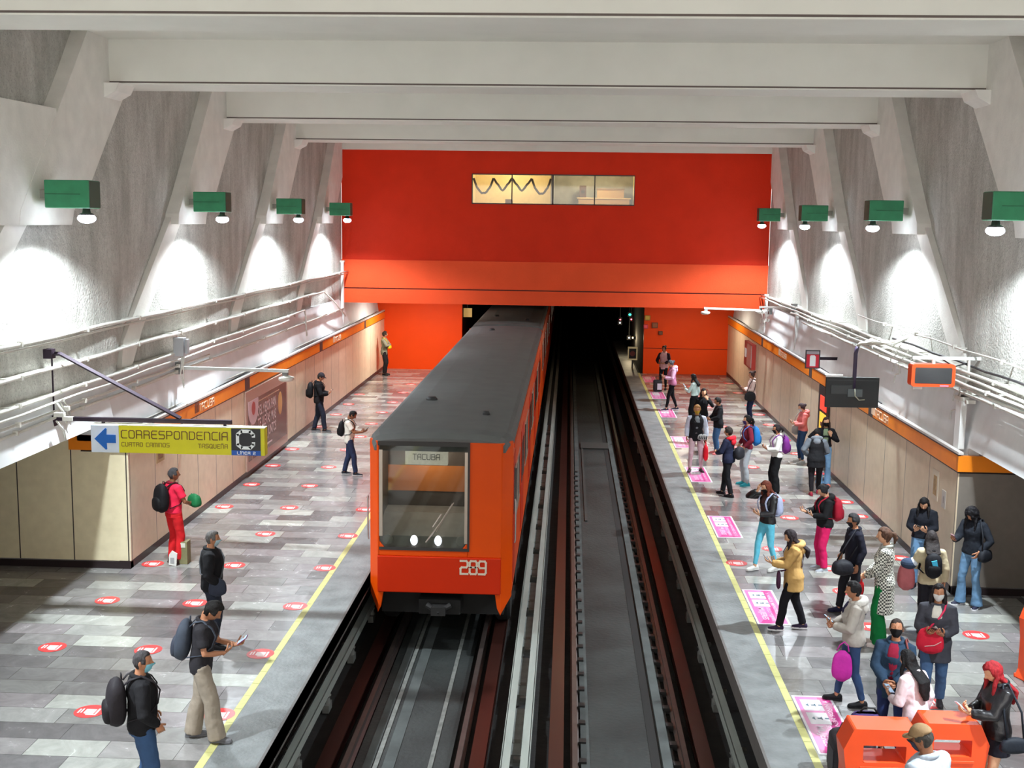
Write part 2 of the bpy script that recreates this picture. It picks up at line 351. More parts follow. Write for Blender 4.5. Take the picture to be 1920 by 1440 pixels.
# upper side walls
def diag(z):
    pts = [(8.9,-.25),(8.18,-.3),(6.9,-1.9),(6.4,-2.5),(6.05,-3.1),(3.9,-5.65),(3.2,-6.3),(0,-6.3)]
    for (z1,a1),(z0,a0) in zip(pts[:-1], pts[1:]):
        if z >= z0: return a0+(a1-a0)*(z-z0)/(z1-z0)
    return -6.3
def fold(Y, z):
    k = math.ceil((Y-39.95)/BAY - 1e-6); Yn = 39.95+k*BAY; u = Y-Yn; a = diag(z); D = 0.24
    if u < a: return D*(u+BAY)/(a+BAY)
    return D*(-u)/(-a)
for s, X in ((-1, LW), (1, RW)):
    mb = MB(); ys = [-5+0.27*i for i in range(167)] + [39.98]; zs = [3.2+0.19*i for i in range(31)]
    vs = []
    for y in ys:
        for z in zs:
            vs.append((X + s*fold(y, z), y, z))
    n = len(zs); fs = []
    for i in range(len(ys)-1):
        for j in range(n-1):
            q = (i*n+j, (i+1)*n+j, (i+1)*n+j+1, i*n+j+1); fs.append(q if s > 0 else q[::-1])
    mb.add(vs, fs)
    mb.box(min(X+s*0.3, X+s*0.5), max(X+s*0.3, X+s*0.5), -5, 40, 2.6, 8.9)
    struct('wall_left' if s < 0 else 'wall_right', mb, M_ROUGH)
    # smooth diagonal ribs
    for Yn in [39.95-BAY*k for k in range(0, 7)]:
        mb = MB()
        wide = [(.8,8.9),(.8,8.2),(-.1,7.33),(-.85,6.58),(-1.6,6.07),(-1.7,5.85),(-3.45,5.85),(-3.4,6.06),(-2.75,6.78),(-.85,8.9)]
        if Yn > 39: wide = [(-.02,8.9),(-.02,7.4)]+wide[3:]
        mb.prism([(Yn+a, z) for a, z in wide], 'x', *sorted((X+s*0.28, X-s*0.05)))
        thin = [(-3.40,6.0),(-2.73,6.0),(-5.2,3.91),(-5.75,3.3),(-6.25,3.3),(-6.12,3.81)]
        mb.prism([(Yn+a, z) for a, z in thin], 'x', *sorted((X+s*0.28, X+s*0.10)))
        # little haunch under the beam end
        if Yn < 39: mb.prism([(X-s*0.02, 8.17), (X-s*0.30, 8.17), (X-s*0.24, 8.04), (X-s*0.02, 7.92)], 'y', Yn-0.25, Yn+0.45)
        struct('trim_3', mb, M_SMOOTH)
    mb = MB().prism([(9.5, 5.85), (17.9, 5.85), (17.6, 7.58), (15.8, 7.56), (9.5, 7.2)], 'x', *sorted((X+s*0.28, X-s*0.045)))
    struct('trim_4', mb, M_SMOOTH)
    # white strip under the conduits and ledge behind the orange band
    zb = 2.6 if s < 0 else 2.45; yc = 19.15
    mb = MB().prism([(X+s*0.5, 3.32), (X-s*0.0, 3.32), (X-s*0.15, zb), (X+s*0.5, zb)], 'y', -5, yc).prism([(X+s*0.5, 3.30), (X+s*0.02, 3.30), (X-s*0.14, 2.22), (X+s*0.5, 2.22)], 'y', yc, 47)
    struct('wall_left' if s < 0 else 'wall_right', mb, M_WHITE)
    # side passage: added light block, ceiling, back wall
    struct('wall_left' if s < 0 else 'wall_right', MB().box(*sorted((X+s*0.0, s*14.2)), -5, 13.6, 0, zb+0.02), M_GREYX)  # unseen block added to keep world light out of the passage
    struct('ceiling', MB().box(*sorted((X+s*0.1, s*14.2)), -5, 19.2, zb+0.02, zb+0.3), M_WHITE)
    struct('wall_left' if s < 0 else 'wall_right', MB().box(*sorted((s*14.0, s*14.2)), -5, 19.4, 0, 2.7), M_GREYX)
# cladding
for s, P, X, YC, mp, mr in ((-1, LP, LW, 19.2, M_PANL, M_PANX), (1, RP, RW, 19.05, M_PANR, M_GREYX)):
    side = 'left' if s < 0 else 'right'
    struct('wall_'+side, MB().box(*sorted((P, P+s*0.25)), YC, 47, 0.13, 2.06), mp)
    struct('wall_'+side, MB().box(*sorted((P+s*0.02, X+s*0.05)), YC-0.001, YC+0.15, 0.13, 2.2).box(*sorted((X+s*0.05, s*14.0)), YC-0.001, YC+0.15, 0.13, 2.7), mr)
    mb = MB().box(*sorted((P+s*0.0, P+s*0.2)), YC-0.02, 47, 0, 0.135).box(*sorted((P+s*0.0, s*14.0)), YC-0.03, YC+0.1, 0, 0.12)
    struct('baseboard_'+side, mb, M_BASE)
    # ledge top
    struct('trim_5', MB().box(*sorted((P+s*0.02, X+s*0.1)), YC+0.02, 47, 2.06, 2.24), mat('ledge_dusty_paint', (150,146,140), 0.8, var=0.2, scale=6))
# thin black strip under the orange band, and light capping above
for s, P, YC in ((-1, LP, 19.2), (1, RP, 19.05)):
    struct('trim_6', MB().box(*sorted((P-s*0.012, P+s*0.05)), YC-0.02, 47, 2.035, 2.065).box(*sorted((P-s*0.0, s*8.2)), YC-0.03, YC+0.05, 2.035, 2.065), M_BASE)
    struct('trim_7', MB().box(*sorted((P-s*0.03, P+s*0.05)), YC-0.045, 47, 2.345, 2.385), mat('band_capping', (214,210,206), 0.5))
    struct('trim_6', MB().box(*sorted((P-s*0.036, P+s*0.0)), YC-0.05, 47, 2.325, 2.346), M_BASE)
# ceiling and beams
struct('ceiling', MB().box(LW-0.6, RW+0.6, -6, 40.3, ZC, ZC+0.3), M_BEAM)
for Y in YB[:-1]:
    mb = MB().box(LW-0.1, RW+0.1, Y, Y+1.0, Z0+0.03, ZC).box(LW-0.1, RW+0.1, Y-0.015, Y+1.015, Z0, Z0+0.022)
    struct('trim_8', mb, M_BEAM)
    struct('trim_9', MB().box(LW-0.1, RW+0.1, Y-0.004, Y, Z0+0.022, Z0+0.05), mat('beam_groove_shade', (110,98,94), 0.9))  # thin dark strip painted in for the shade of the groove
struct('ceiling', MB().box(LW-0.5, RW+0.5, 40.3, 47.2, 3.2, 3.4), M_BEAM)
# red end wall with the strip window
WX0, WX1, WZ0, WZ1 = -3.32, 2.16, 6.56, 7.57
mb = MB().box(LW, WX0, 40, 40.3, 4.63, 8.32).box(WX1, RW, 40, 40.3, 4.63, 8.32).box(WX0, WX1, 40, 40.3, 4.63, WZ0).box(WX0, WX1, 40, 40.3, WZ1, 8.32)
struct('wall_far', mb, M_RED)
struct('wall_far', MB().box(LW, RW, 39.96, 40.3, 3.68, 4.63).box(LW, RW, 39.96, 40.3, 3.16, 3.64), M_REDLOW)
struct('trim_10', MB().box(LW, RW, 39.99, 40.2, 3.64, 3.68), mat('dark_red_groove', (92,26,20), 0.7))
struct('trim_8', MB().box(LW-0.3, RW+0.3, 39.9, 40.5, 8.32, ZC), M_BEAM)
struct('wall_far', MB().box(LW, -4.25, 47, 47.3, 0, 3.25), M_REDFLAT)
struct('wall_far', MB().box(3.06, RW, 47, 47.3, 0, 3.25), M_REDFLAT)
struct('trim_10', MB().box(3.06, RP, 46.985, 47.0, 1.02, 1.035), mat('dark_red_groove', (92,26,20), 0.7))
# running tunnel
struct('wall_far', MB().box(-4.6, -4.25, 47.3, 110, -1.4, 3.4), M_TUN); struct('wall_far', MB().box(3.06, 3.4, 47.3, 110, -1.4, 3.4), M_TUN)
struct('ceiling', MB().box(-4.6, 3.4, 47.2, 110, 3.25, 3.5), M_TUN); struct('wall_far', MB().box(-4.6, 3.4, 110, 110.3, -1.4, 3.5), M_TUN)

# ------------------------------------------------------------------ control-room window in the red wall
M_PANE = glass_mat('window_glass', (0.93, 0.95, 0.9), 0.05)
fr = MB(); fw = 0.035
fr.box(WX0, WX1, 39.98, 40.06, WZ0, WZ0+fw).box(WX0, WX1, 39.98, 40.06, WZ1-fw, WZ1)
xs = [WX0, -1.96, -0.58, 0.82, WX1]
for i, x in enumerate(xs):
    ww = fw if i != 2 else 0.05
    fr.box(max(WX0, x-ww/2), min(WX1, x+ww/2) if i else WX0+fw, 39.98, 40.06, WZ0, WZ1)
win = fr.build('window_1', M_DARKBOX); win['kind'] = 'structure'
MB().box(WX0+0.01, WX1-0.01, 40.01, 40.02, WZ0+0.01, WZ1-0.01).build('pane', M_PANE, win)
m_cream = mat('room_cream_wall', (214,196,140), 0.8, var=0.06); m_grey = mat('room_grey_wall', (142,142,130), 0.8, var=0.2, scale=3)
struct('wall_far', MB().box(-3.4, -0.62, 42.6, 42.7, 6.2, 8.25), m_cream)
struct('wall_far', MB().box(-0.62, 2.25, 42.9, 43.0, 6.2, 8.25), m_grey)
struct('wall_far', MB().box(-3.5, -3.4, 40.3, 43, 6.2, 8.3).box(2.25, 2.35, 40.3, 43, 6.2, 8.3), m_cream)
struct('wall_far', MB().box(-0.66, -0.56, 40.35, 43, 6.2, 8.25), m_grey)
struct('floor', MB().box(-3.5, 2.35, 40.3, 43, 6.1, 6.2), m_grey); struct('ceiling', MB().box(-3.5, 2.35, 40.3, 43, 8.25, 8.3), mat('room_white', (220,220,210), 0.8))
for i, (x, pw, lab) in enumerate(((-2.0, 46, 'round lamp glowing in the cream room behind the strip window'), (0.75, 50, 'round lamp glowing in the grey room behind the strip window'))):
    t = thing('ceiling_lamp', lab, 'lamp', (x, 41.3, 8.1))
    MB().lathe([(0.03,0.15),(0.12,0.13),(0.12,0.08)], n=16).build('fitting', M_STEEL, t, smooth=True)
    MB().ell((0,0,0.03), (0.10,0.10,0.07)).build('bulb', mat('warm_bulb', (255,245,220), emit=(255,240,205), es=14), t, smooth=True)
    l = bpy.data.lights.new('room_light', 'POINT'); l.energy = pw; l.color = (1.0, 0.86, 0.62); l.shadow_soft_size = 0.15
    lo = bpy.data.objects.new('room_light', l); COL.objects.link(lo); lo.location = (x, 41.3, 7.85)
def swag(x0, x1, z, drop, y, v=False):
    pts = []
    for i in range(13):
        t = i/12; d = (1-abs(2*t-1)) if v else math.sin(PI*t)**0.8
        pts.append((x0+(x1-x0)*t, y, z-drop*d+0.015*math.sin(i*2.3)))
    return pts
mb = MB()
for x0, x1, v in ((-3.27,-2.60,0),(-2.60,-1.97,1),(-1.97,-1.30,1),(-1.30,-0.66,0)):
    mb.tube(swag(x0, x1, 7.42 if v else 7.42, 0.50 if not v else 0.42, 40.14, v), 0.038, 7)
tag(mb.build('tinsel_garland', mat('garland', (84,66,48), 0.9, var=0.5, scale=60, bump=1), smooth=True), 'brown tinsel garland looped in zigzags inside the strip window', 'garland')
t = thing('cabinet', 'pale wooden cabinet standing low behind the right end of the strip window', 'cabinet', (1.15, 42.4, 6.2))
MB().box(-0.85,0.95,-0.25,0.25,0,0.62).build('body', mat('room_wood', (164,136,92), 0.5), t); MB().box(-0.9,1.0,-0.28,0.28,0.62,0.66).build('top', mat('room_wood2', (196,176,132), 0.5), t)
t = thing('filing_box', 'long tan box lying on top of the cabinet in the control room', 'box', (1.35, 42.4, 6.86)); MB().box(-0.4,0.55,-0.2,0.2,0,0.28).build('body', mat('room_wood', (164,136,92), 0.5), t); MB().box(-0.42,0.57,-0.22,0.22,0.28,0.33).build('lid', mat('room_wood3', (120,100,70), 0.5), t)
t = thing('loudspeaker', 'small dark upright loudspeaker beside the tan box in the control room', 'speaker', (0.45, 42.4, 6.86)); MB().box(-0.12,0.12,-0.12,0.12,0,0.42).build('body', mat('dark_wood', (74,50,36), 0.5), t); MB().lathe([(0.07,0),(0.07,0.01)], c=(0,-0.125,0.2), axis='y').build('speaker_cone', M_BLACK, t)
t = thing('desk_chair', 'dark chair back behind the cream-curtained panes of the strip window', 'chair', (-2.15, 41.8, 6.2)); MB().box(-0.13,0.13,-0.02,0.02,0.42,0.56).build('backrest', mat('dark_wood', (74,50,36), 0.5), t); MB().tube([(0,0.02,0.0),(0,0.02,0.5)], 0.02).build('post', M_BLACK, t); MB().box(-0.15,0.15,-0.02,0.28,0.22,0.26).build('seat', mat('dark_wood', (74,50,36), 0.5), t)

# ------------------------------------------------------------------ orange station bands
def dstr(y): return 'nearest the camera' if y < 21.5 else 'further along'
for s, P, segs, n in ((-1, LP, [(19.2,26.35),(26.75,34.5),(34.9,42.2),(42.5,47)], 'left'), (1, RP, [(19.05,24.4),(24.75,30.6),(30.95,38.4),(38.7,47)], 'right')):
    for i, (a, b) in enumerate(segs):
        o = MB().box(*sorted((P-s*0.03, P+s*0.04)), a, b, 2.065, 2.325)
        if i == 0: o.box(*sorted((P-s*0.03, s*8.4)), a-0.05, a+0.02, 2.065, 2.325)
        o = o.build('trim_11', M_ORANGE); o['kind'] = 'structure'
        if i: 
            y0 = segs[i-1][1]; q = MB().box(*sorted((P-s*0.034, P+s*0.04)), y0, a, 2.065, 2.325).build('trim_12', M_DARKBOX); q['kind'] = 'structure'
M_LET = mat('sign_lettering_cream', (236,206,176), 0.5)
# station name TACUBA with its emblem
def station_name(side, y, h, which):
    mb = MB()
    if side < 0:
        O, R = (LP+0.031, y, 2.12), (0,1,0)
    else:
        O, R = (RP-0.031, y, 2.12), (0,-1,0)
    stroke_text(mb, 'TACUBA', O, R, (0,0,1), h, h*0.13, width=h*7.0)
    tag(mb.build('station_name', M_LET), f'TACUBA in pale square lettering on the orange band, {which}', 'lettering')
    mb = MB(); e = Vector(O) - Vector(R)*h*2.3; R = Vector(R); U = Vector((0,0,1)); Nn = R.cross(U)
    for k in range(4):
        a = e + R*(0.03+k*0.075); mb.add([a, a+R*0.045, a+R*0.045+U*0.15, a+U*0.15]+[p+Nn*0.005 for p in (a, a+R*0.045, a+R*0.045+U*0.15, a+U*0.15)], [(4,5,6,7),(0,4,7,3),(1,2,6,5),(3,7,6,2),(0,1,5,4)])
    a = e + U*0.15 - R*0.0
    mb.add([a, a+R*0.33, a+R*0.26+U*0.05, a+R*0.07+U*0.05]+[p+Nn*0.005 for p in (a, a+R*0.33, a+R*0.26+U*0.05, a+R*0.07+U*0.05)], [(4,5,6,7),(0,4,7,3),(1,2,6,5),(3,7,6,2),(0,1,5,4)])
    tag(mb.build('station_emblem', mat('emblem_brown', (120,70,50), 0.5) if y < 26 and side < 0 else M_LET), f'small station emblem beside the word TACUBA, {which}', 'emblem')
station_name(-1, 23.0, 0.14, 'left wall above the framed poster'); station_name(-1, 36.8, 0.14, 'left wall far past the framed poster')
station_name(1, 24.2, 0.14, 'right wall nearer the passage'); station_name(1, 35.2, 0.14, 'right wall far past the hanging television')

# ------------------------------------------------------------------ tracks
M_RAIL = mat('worn_rail_steel', (96,84,80), 0.35, metal=0.6, var=0.1)
M_PAD = mat('rusty_running_plate', (78,44,38), 0.28, metal=0.6, var=0.15, scale=2, stretch=(1,0.1,1))
M_GUIDE = mat('galvanised_guide_bar', (150,156,150), 0.45, var=0.12, scale=5, stretch=(1,0.2,1))
TRK = [(-2.085, 'left track'), (0.96, 'right track')]
def fasteners(par, x, n, y0, step, sz):
    me = MB().box(-sz,sz,-0.06,0.06,0,0.05).mesh('rail_fastener', M_BLACK)
    for k in range(n):
        o = bpy.data.objects.new('rail_fastener', me); COL.objects.link(o); o.parent = par; o.location = (x, y0+step*k, -1.24)
for cx, nm in TRK:
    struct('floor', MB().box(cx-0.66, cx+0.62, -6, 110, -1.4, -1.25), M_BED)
    for s in (-1, 1):
        sd = 'platform side' if (s < 0) == (cx < 0) else 'side towards the middle of the station'
        x = cx+s*0.745
        t = thing('steel_rail', f'slim steel running rail of the {nm}, {sd}', 'rail', (x, 0, -1.3))
        MB().prism([(-0.06,0),(0.06,0),(0.06,0.03),(0.015,0.05),(0.015,0.13),(0.035,0.14),(0.035,0.19),(-0.035,0.19),(-0.035,0.14),(-0.015,0.13),(-0.015,0.05),(-0.06,0.03)], 'y', -6, 110).build('rail_head', M_RAIL, t)
        me = MB().box(-0.05,0.05,-0.06,0.06,0.0,0.09).mesh('rail_fastener', M_BLACK)
        if cx > 0:
            for k in range(34):
                o = bpy.data.objects.new('rail_fastener', me); COL.objects.link(o); o.parent = t; o.location = (-s*0.11, 13.2+0.62*k, 0.0)
        x = cx+s*1.0
        t = thing('running_plate', f'broad rusty tyre plate beside the {sd} rail of the {nm}' if sd == 'platform side' else f'broad rusty tyre plate of the {nm}, on the side towards the middle', 'track plate', (x, 0, -1.3))
        MB().box(-0.10,0.10,-6,110,0.16,0.19).box(-0.012,0.012,-6,110,0.03,0.16).box(-0.1,0.1,-6,110,0,0.03).build('plate', M_PAD, t)
        x = cx+s*1.40
        t = thing('guide_bar', f'pale galvanised guide bar of the {nm}, {sd}', 'guide bar', (x, 0, -1.3))
        MB().box(-0.055,0.055,-6,110,0.40,0.43).box(-0.055*s-0.01,-0.055*s+0.01,-6,110,0.30,0.43).build('bar', M_GUIDE, t)
        sup = MB().box(-0.05,0.05,-0.12,0.12,0,0.12).lathe([(0.06,0.12),(0.045,0.2),(0.065,0.24),(0.045,0.28),(0.065,0.32),(0.05,0.4)], n=12).box(-0.02+s*0.02,0.16*s if s > 0 else 0.02,-0.05,0.05,0.26,0.31) if s > 0 else MB().box(-0.05,0.05,-0.12,0.12,0,0.12).lathe([(0.06,0.12),(0.045,0.2),(0.065,0.24),(0.045,0.28),(0.065,0.32),(0.05,0.4)], n=12).box(-0.16,0.02,-0.05,0.05,0.26,0.31)
        me = sup.mesh('insulator', mat('insulator_grey', (104,104,100), 0.6))
        for k in range(14):
            o = bpy.data.objects.new('insulator', me); COL.objects.link(o); o.parent = t; o.location = (0, 12.6+2.0*k+(0.5 if s > 0 else 0), 0.0)
struct('floor', MB().box(0.30, 0.42, -6, 60, -1.3, -1.238).box(1.40, 1.53, -6, 60, -1.3, -1.20), mat('pale_kerb_concrete', (66,70,69), 0.7, var=0.4, scale=2.2))
struct('floor', MB().box(1.25, 1.38, -6, 60, -1.3, -1.243), mat('gutter_dark', (20,17,15), 0.8))
struct('floor', MB().box(-2.62, -2.50, -6, 50, -1.3, -1.238).box(-2.36, -2.2, -6, 50, -1.3, -1.24), mat('pale_kerb_concrete', (66,70,69), 0.7, var=0.4, scale=2.2))
# pale concrete kerb pieces between the two middle guide bars
me = MB().prism([(-0.09,0),(0.09,0),(0.09,1.35),(0.05,1.5),(-0.09,1.5)], 'z', 0, 0.16).mesh('drain_cover', mat('cover_concrete', (132,136,134), 0.7, var=0.15))
for k in range(14):
    o = bpy.data.objects.new('drain_cover', me); COL.objects.link(o); o.location = (-0.565, 12.7+2.0*k, -1.16)
    tag(o, f'pale concrete cover slab between the two middle guide bars, {ordn(k)} from the photo bottom', 'cover slab', 'concrete cover slabs between the tracks')
# small lighter duct covers down the left track bed
for x, lab in ((-2.45, 'narrow worn metal strip laid along the left track bed, nearer the left platform'), (-1.72, 'narrow worn metal strip laid along the left track bed, nearer the right track')):
    tag(MB().box(x-0.03, x+0.03, 5, 50, -1.25, -1.235).build('metal_strip', mat('strip_steel', (120,122,118), 0.5, metal=0.3, var=0.3)), lab, 'metal strip')
tag(MB().box(0.5,1.4,37.2,38.2,-1.25,-1.2).box(0.52,0.58,28.0,38,-1.25,-1.22).build('inspection_hatch', mat('hatch_dark', (52,52,50), 0.6)), 'dark hatch plate set in the right track bed towards the tunnel', 'hatch')

# ceiling tubes in the low bay between the red wall and the end panels
for x, lab, col, k in ((-5.6, 'white tube light on the low ceiling beyond the red wall, left platform', (1.0,0.93,0.82), 1.0), (4.8, 'white tube light on the low ceiling beyond the red wall, right platform', (1.0,0.86,0.66), 0.45)):
    t = thing('tube_light', lab, 'lamp', (x, 43.6, 3.12))
    MB().box(-0.6,0.6,-0.06,0.06,0.02,0.08).build('fitting', mat('tube_fitting', (220,220,215), 0.5), t); MB().tube([(-0.55,0,0),(0.55,0,0)], 0.02, 10).build('tube', mat('tube_glow', (255,245,230), emit=(255,240,215), es=8), t)
    l = bpy.data.lights.new('tube_lamp', 'AREA'); l.shape = 'RECTANGLE'; l.size = 1.1; l.size_y = 0.08; l.energy = FAR_W*k; l.color = col
    o = bpy.data.objects.new('tube_lamp', l); COL.objects.link(o); o.location = (x, 43.6, 3.08)
# ------------------------------------------------------------------ wall lamps
M_GREEN = mat('green_enamel', (46,134,92), 0.45, var=0.12, scale=6); M_BRK = mat('bracket_iron', (66,60,56), 0.6)
M_BULB = mat('lamp_glow', (255,255,255), emit=(225,232,255), es=14)
for k in range(-2, 4):
    Y = 16.95 + BAY*k
    for s, xw, xb in ((-1, LW, -7.56), (1, RW, 6.56)):
        if k < 0: lab = f'green box lamp on the {"left" if s < 0 else "right"} wall behind the camera, {"nearer" if k == -1 else "further back"}'
        else: lab = f'green box lamp high on the {"left" if s < 0 else "right"} wall, {["first","second","third","fourth"][k]} from the camera'
        t = thing('wall_lamp', lab, 'lamp', (xw, Y, 6.3), 0, 'green box lamps along the side walls')
        d = -s
        MB().box(*sorted((0.26*s, d*0.045)), -0.06, 0.06, -0.2, 0.24).build('wall_plate', M_BRK, t)
        MB().box(*sorted((d*0.0, d*0.24)), -0.03, 0.03, -0.06, 0.06).build('arm', mat('arm_grey', (150,146,138), 0.5), t)
        b0, b1 = d*0.19, d*0.85
        bx = MB().prism([(-0.2,0.2),(0.2,0.2),(0.2,-0.2),(-0.2,-0.2)], 'x', *sorted((b0, b1))).build('ballast_box', M_GREEN, t, bevel=0.015)
        MB().box(*sorted((b0+d*0.01, b1-d*0.13)), -0.207, -0.195, -0.005, 0.005).build('seam', mat('green_dark', (30,92,62), 0.5), bx)
        MB().box(*sorted((b1-d*0.005, b1+d*0.006)), -0.19, 0.19, -0.19, 0.19).build('shaded_end', mat('green_end_shade', (58,84,70), 0.5), bx)  # inner side of the box, its shade put into a darker green
        xl = d*0.72
        MB().lathe([(0.05,-0.2),(0.06,-0.26),(0.1,-0.28),(0.1,-0.30)], c=(xl,0,0), n=18).build('lamp_holder', M_BRK, t, smooth=True)
        MB().ell((xl,0,-0.345), (0.13,0.13,0.072), 20, 10).build('bulb', M_BULB, t, smooth=True)
        l = bpy.data.lights.new('lamp_light', 'SPOT'); l.energy = LAMP_W; l.color = (0.84, 0.94, 1.0); l.spot_size = math.radians(SPOT_DEG); l.spot_blend = 0.42; l.shadow_soft_size = 0.09
        o = bpy.data.objects.new('lamp_light', l); COL.objects.link(o); o.location = (xw+xl, Y, 6.3-0.46); o.rotation_euler = (0, 0, 0)
        l = bpy.data.lights.new('platform_fill_spot', 'SPOT'); l.energy = PLAT_W; l.color = (0.84, 0.94, 1.0); l.spot_size = math.radians(84); l.spot_blend = 0.9; l.shadow_soft_size = 0.1  # added fill spot, aimed outward past the wall
        o = bpy.data.objects.new('platform_fill_spot', l); COL.objects.link(o); o.location = (xw+xl, Y, 6.3-0.46); o.rotation_euler = (0, s*math.radians(17), 0)
        l = bpy.data.lights.new('lamp_glow', 'POINT'); l.energy = OMNI_W; l.color = (0.84, 0.94, 1.0); l.shadow_soft_size = 0.09
        o = bpy.data.objects.new('lamp_glow', l); COL.objects.link(o); o.location = (xw+xl, Y, 6.3-0.52)

# ------------------------------------------------------------------ conduits on the walls
def conduit(side, z, y0, y1, lab, r=0.022, out=0.16, clips=True, extra=None, z2=None, m=None, tray=False):
    X = LW if side < 0 else RW; x = X - side*out
    pts = [(x, y0+(y1-y0)*i/24.0, (z if z2 is None else z+(z2-z)*i/24.0)+0.012*math.sin(i*1.7+z*9)) for i in range(25)]
    if extra: pts += extra
    t = thing('conduit', lab, 'conduit', (x, y0, z))
    O = Vector((x, y0, z))
    MB().tube([Vector(p)-O for p in pts], r, 7).build('pipe', m or M_PIPE, t, smooth=True)
    if tray: MB().box(*sorted((side*(out+0.26), side*(out-0.075))), 0, y1-y0, -r-0.03, -r-0.008).build('tray', M_PIPE, t)
    if clips:
        me = MB().box(*sorted((-side*0.03, side*(out+0.2))), -0.02, 0.02, -0.035, -0.015).box(-0.035,0.035,-0.025,0.025,-0.035,0.035).mesh('clip', M_PIPE)
        n = max(2, int((y1-y0)/2.25))
        for k in range(n):
            o = bpy.data.objects.new('clip', me); COL.objects.link(o); o.parent = t; o.location = (0, 1.0+2.25*k, 0)
conduit(-1, 4.23, 8, 39.9, 'topmost white conduit along the left wall just under the lamp pools', 0.03, 0.22, tray=True)
conduit(-1, 4.15, 8, 39.9, 'thin conduit running tight beneath the topmost one on the left wall', 0.018, 0.2, False)
conduit(-1, 3.76, 8, 36.0, 'second white conduit down the left wall, dropping diagonally near the red wall', 0.028, 0.2, extra=[(-7.5,37.2,3.4),(-7.5,39.3,2.75)], tray=True)
conduit(-1, 3.36, 8, 33.5, 'third white conduit down the left wall, turning down before the red wall', 0.025, 0.16, extra=[(-7.6,33.7,3.2),(-7.6,33.8,2.6)], tray=True)
conduit(-1, 3.24, 8, 31.5, 'thin sagging conduit below the third one on the left wall', 0.018, 0.18, False)
conduit(-1, 2.98, 8, 39.8, 'lowest clipped white conduit on the left wall above the orange band', 0.022, 0.1, tray=True)
conduit(-1, 3.10, 8, 24.5, 'short stretch of conduit on the near left wall behind the sign bracket', 0.022, 0.14)
conduit(1, 3.98, 8, 27, 'topmost thin conduit on the near right wall', 0.016, 0.1)
conduit(1, 3.66, 8, 39.9, 'uppermost white conduit in the bundle along the right wall', 0.028, 0.2, m=M_PIPE, tray=True)
conduit(1, 3.58, 8, 39.9, 'second white conduit in the bundle along the right wall', 0.022, 0.26, False)
conduit(1, 3.50, 8, 34.0, 'third white conduit in the bundle along the right wall, ending at the vertical duct', 0.026, 0.3)
conduit(1, 3.40, 8, 30.0, 'fourth white conduit in the bundle along the right wall', 0.022, 0.22, False)
conduit(1, 3.30, 8, 33.0, 'lowest white conduit in the bundle along the right wall', 0.024, 0.16, tray=True)
conduit(1, 3.76, 8, 24.0, 'dark sagging cable above the near right conduits', 0.02, 0.12, False, m=M_CABLE)
# cable ladder behind the bundle, right; ledge cables
def ledge_cables(side, lab, y0, y1, n):
    X = LP if side < 0 else RP; t = thing('cable_bundle', lab, 'cables', (X+side*0.1, y0, 2.3))
    for k in range(n):
        pts = [(side*0.05*k+0.012*math.sin(i*0.9+k*2), (y1-y0)*i/30, 0.02+0.02*math.sin(i*0.7+k)+(0.04 if k > 2 else 0)) for i in range(31)]
        MB().tube(pts, 0.022 if k % 2 else 0.017, 6).build('cable', M_CABLE if k % 3 else M_PIPE, t, smooth=True)
ledge_cables(-1, 'bundle of dark cables lying on the ledge over the left orange band', 19.5, 46.5, 5)
ledge_cables(1, 'bundle of grey and dark cables lying on the ledge over the right orange band', 24.5, 46.5, 4)
for s, x, y, z0, z1, lab in ((1, RW-0.07, 34.3, 2.4, 3.5, 'white vertical duct dropping from the right conduits beyond the red exit sign'), (1, RW-0.08, 39.6, 2.4, 3.7, 'white vertical duct and boxes at the red wall corner, right side'),
                           (-1, LW+0.07, 39.7, 2.4, 4.6, 'white vertical pipe at the left corner of the red wall'), (1, RW-0.20, 19.42, 2.38, 3.25, 'short wide white duct on the right wall above the band end')):
    t = thing('vertical_duct', lab, 'duct', (x, y, z0)); wdt = 0.13 if y < 20 else 0.06
    MB().box(-0.05,0.05,-wdt,wdt,0,z1-z0).build('casing', mat('white_plastic', (226,226,224), 0.5), t, bevel=0.01); MB().box(-0.07,0.07,-wdt-0.02,wdt+0.02,z1-z0-0.06,z1-z0).build('collar', M_PIPE, t)

# ------------------------------------------------------------------ hanging arms with dome cameras, junction boxes
def dome_arm(lab, p0, p1, side, box=True):
    t = thing('camera_arm', lab, 'security camera', p0); q = Vector(p1)-Vector(p0)
    L = q.length; ang = math.atan2(q.y, q.x); t.rotation_euler = (0,0,ang)
    dz = q.z; L2 = math.hypot(q.x, q.y)
    MB().prism([(0,-0.03),(L2,dz-0.03),(L2,dz+0.03),(0,0.03)], 'y', -0.03, 0.03).build('arm', mat('arm_white', (206,208,204), 0.5), t)
    MB().box(L2-0.12,L2-0.02,-0.035,0.035,dz-0.10,dz-0.03).build('mount', mat('grey_plastic', (120,120,118), 0.5), t)
    MB().lathe([(0.05,dz-0.09),(0.15,dz-0.12),(0.155,dz-0.17),(0.11,dz-0.20),(0.02,dz-0.215)], c=(L2-0.05,0,0), n=20).build('dome', mat('dome_white', (214,210,200), 0.3), t, smooth=True)
    MB().box(-0.05,0.06,-0.08,0.08,-0.12,0.12).build('wall_bracket', mat('grey_plastic', (120,120,118), 0.5), t)
dome_arm('white arm with a round dome camera, reaching from the left wall over the framed poster', (-7.62, 22.6, 3.05), (-5.35, 22.2, 3.08), -1)
dome_arm('white arm with a dome camera in front of the red wall at the right corner', (6.6, 38.6, 3.22), (4.42, 38.4, 3.28), 1)
dome_arm('thin white arm on the right wall between the red corner and the vertical duct', (6.6, 34.6, 3.60), (6.1, 37.6, 3.40), 1)
t = thing('junction_box', 'pale grey junction box on the left wall above the camera arm', 'junction box', (-7.5, 22.3, 3.32))
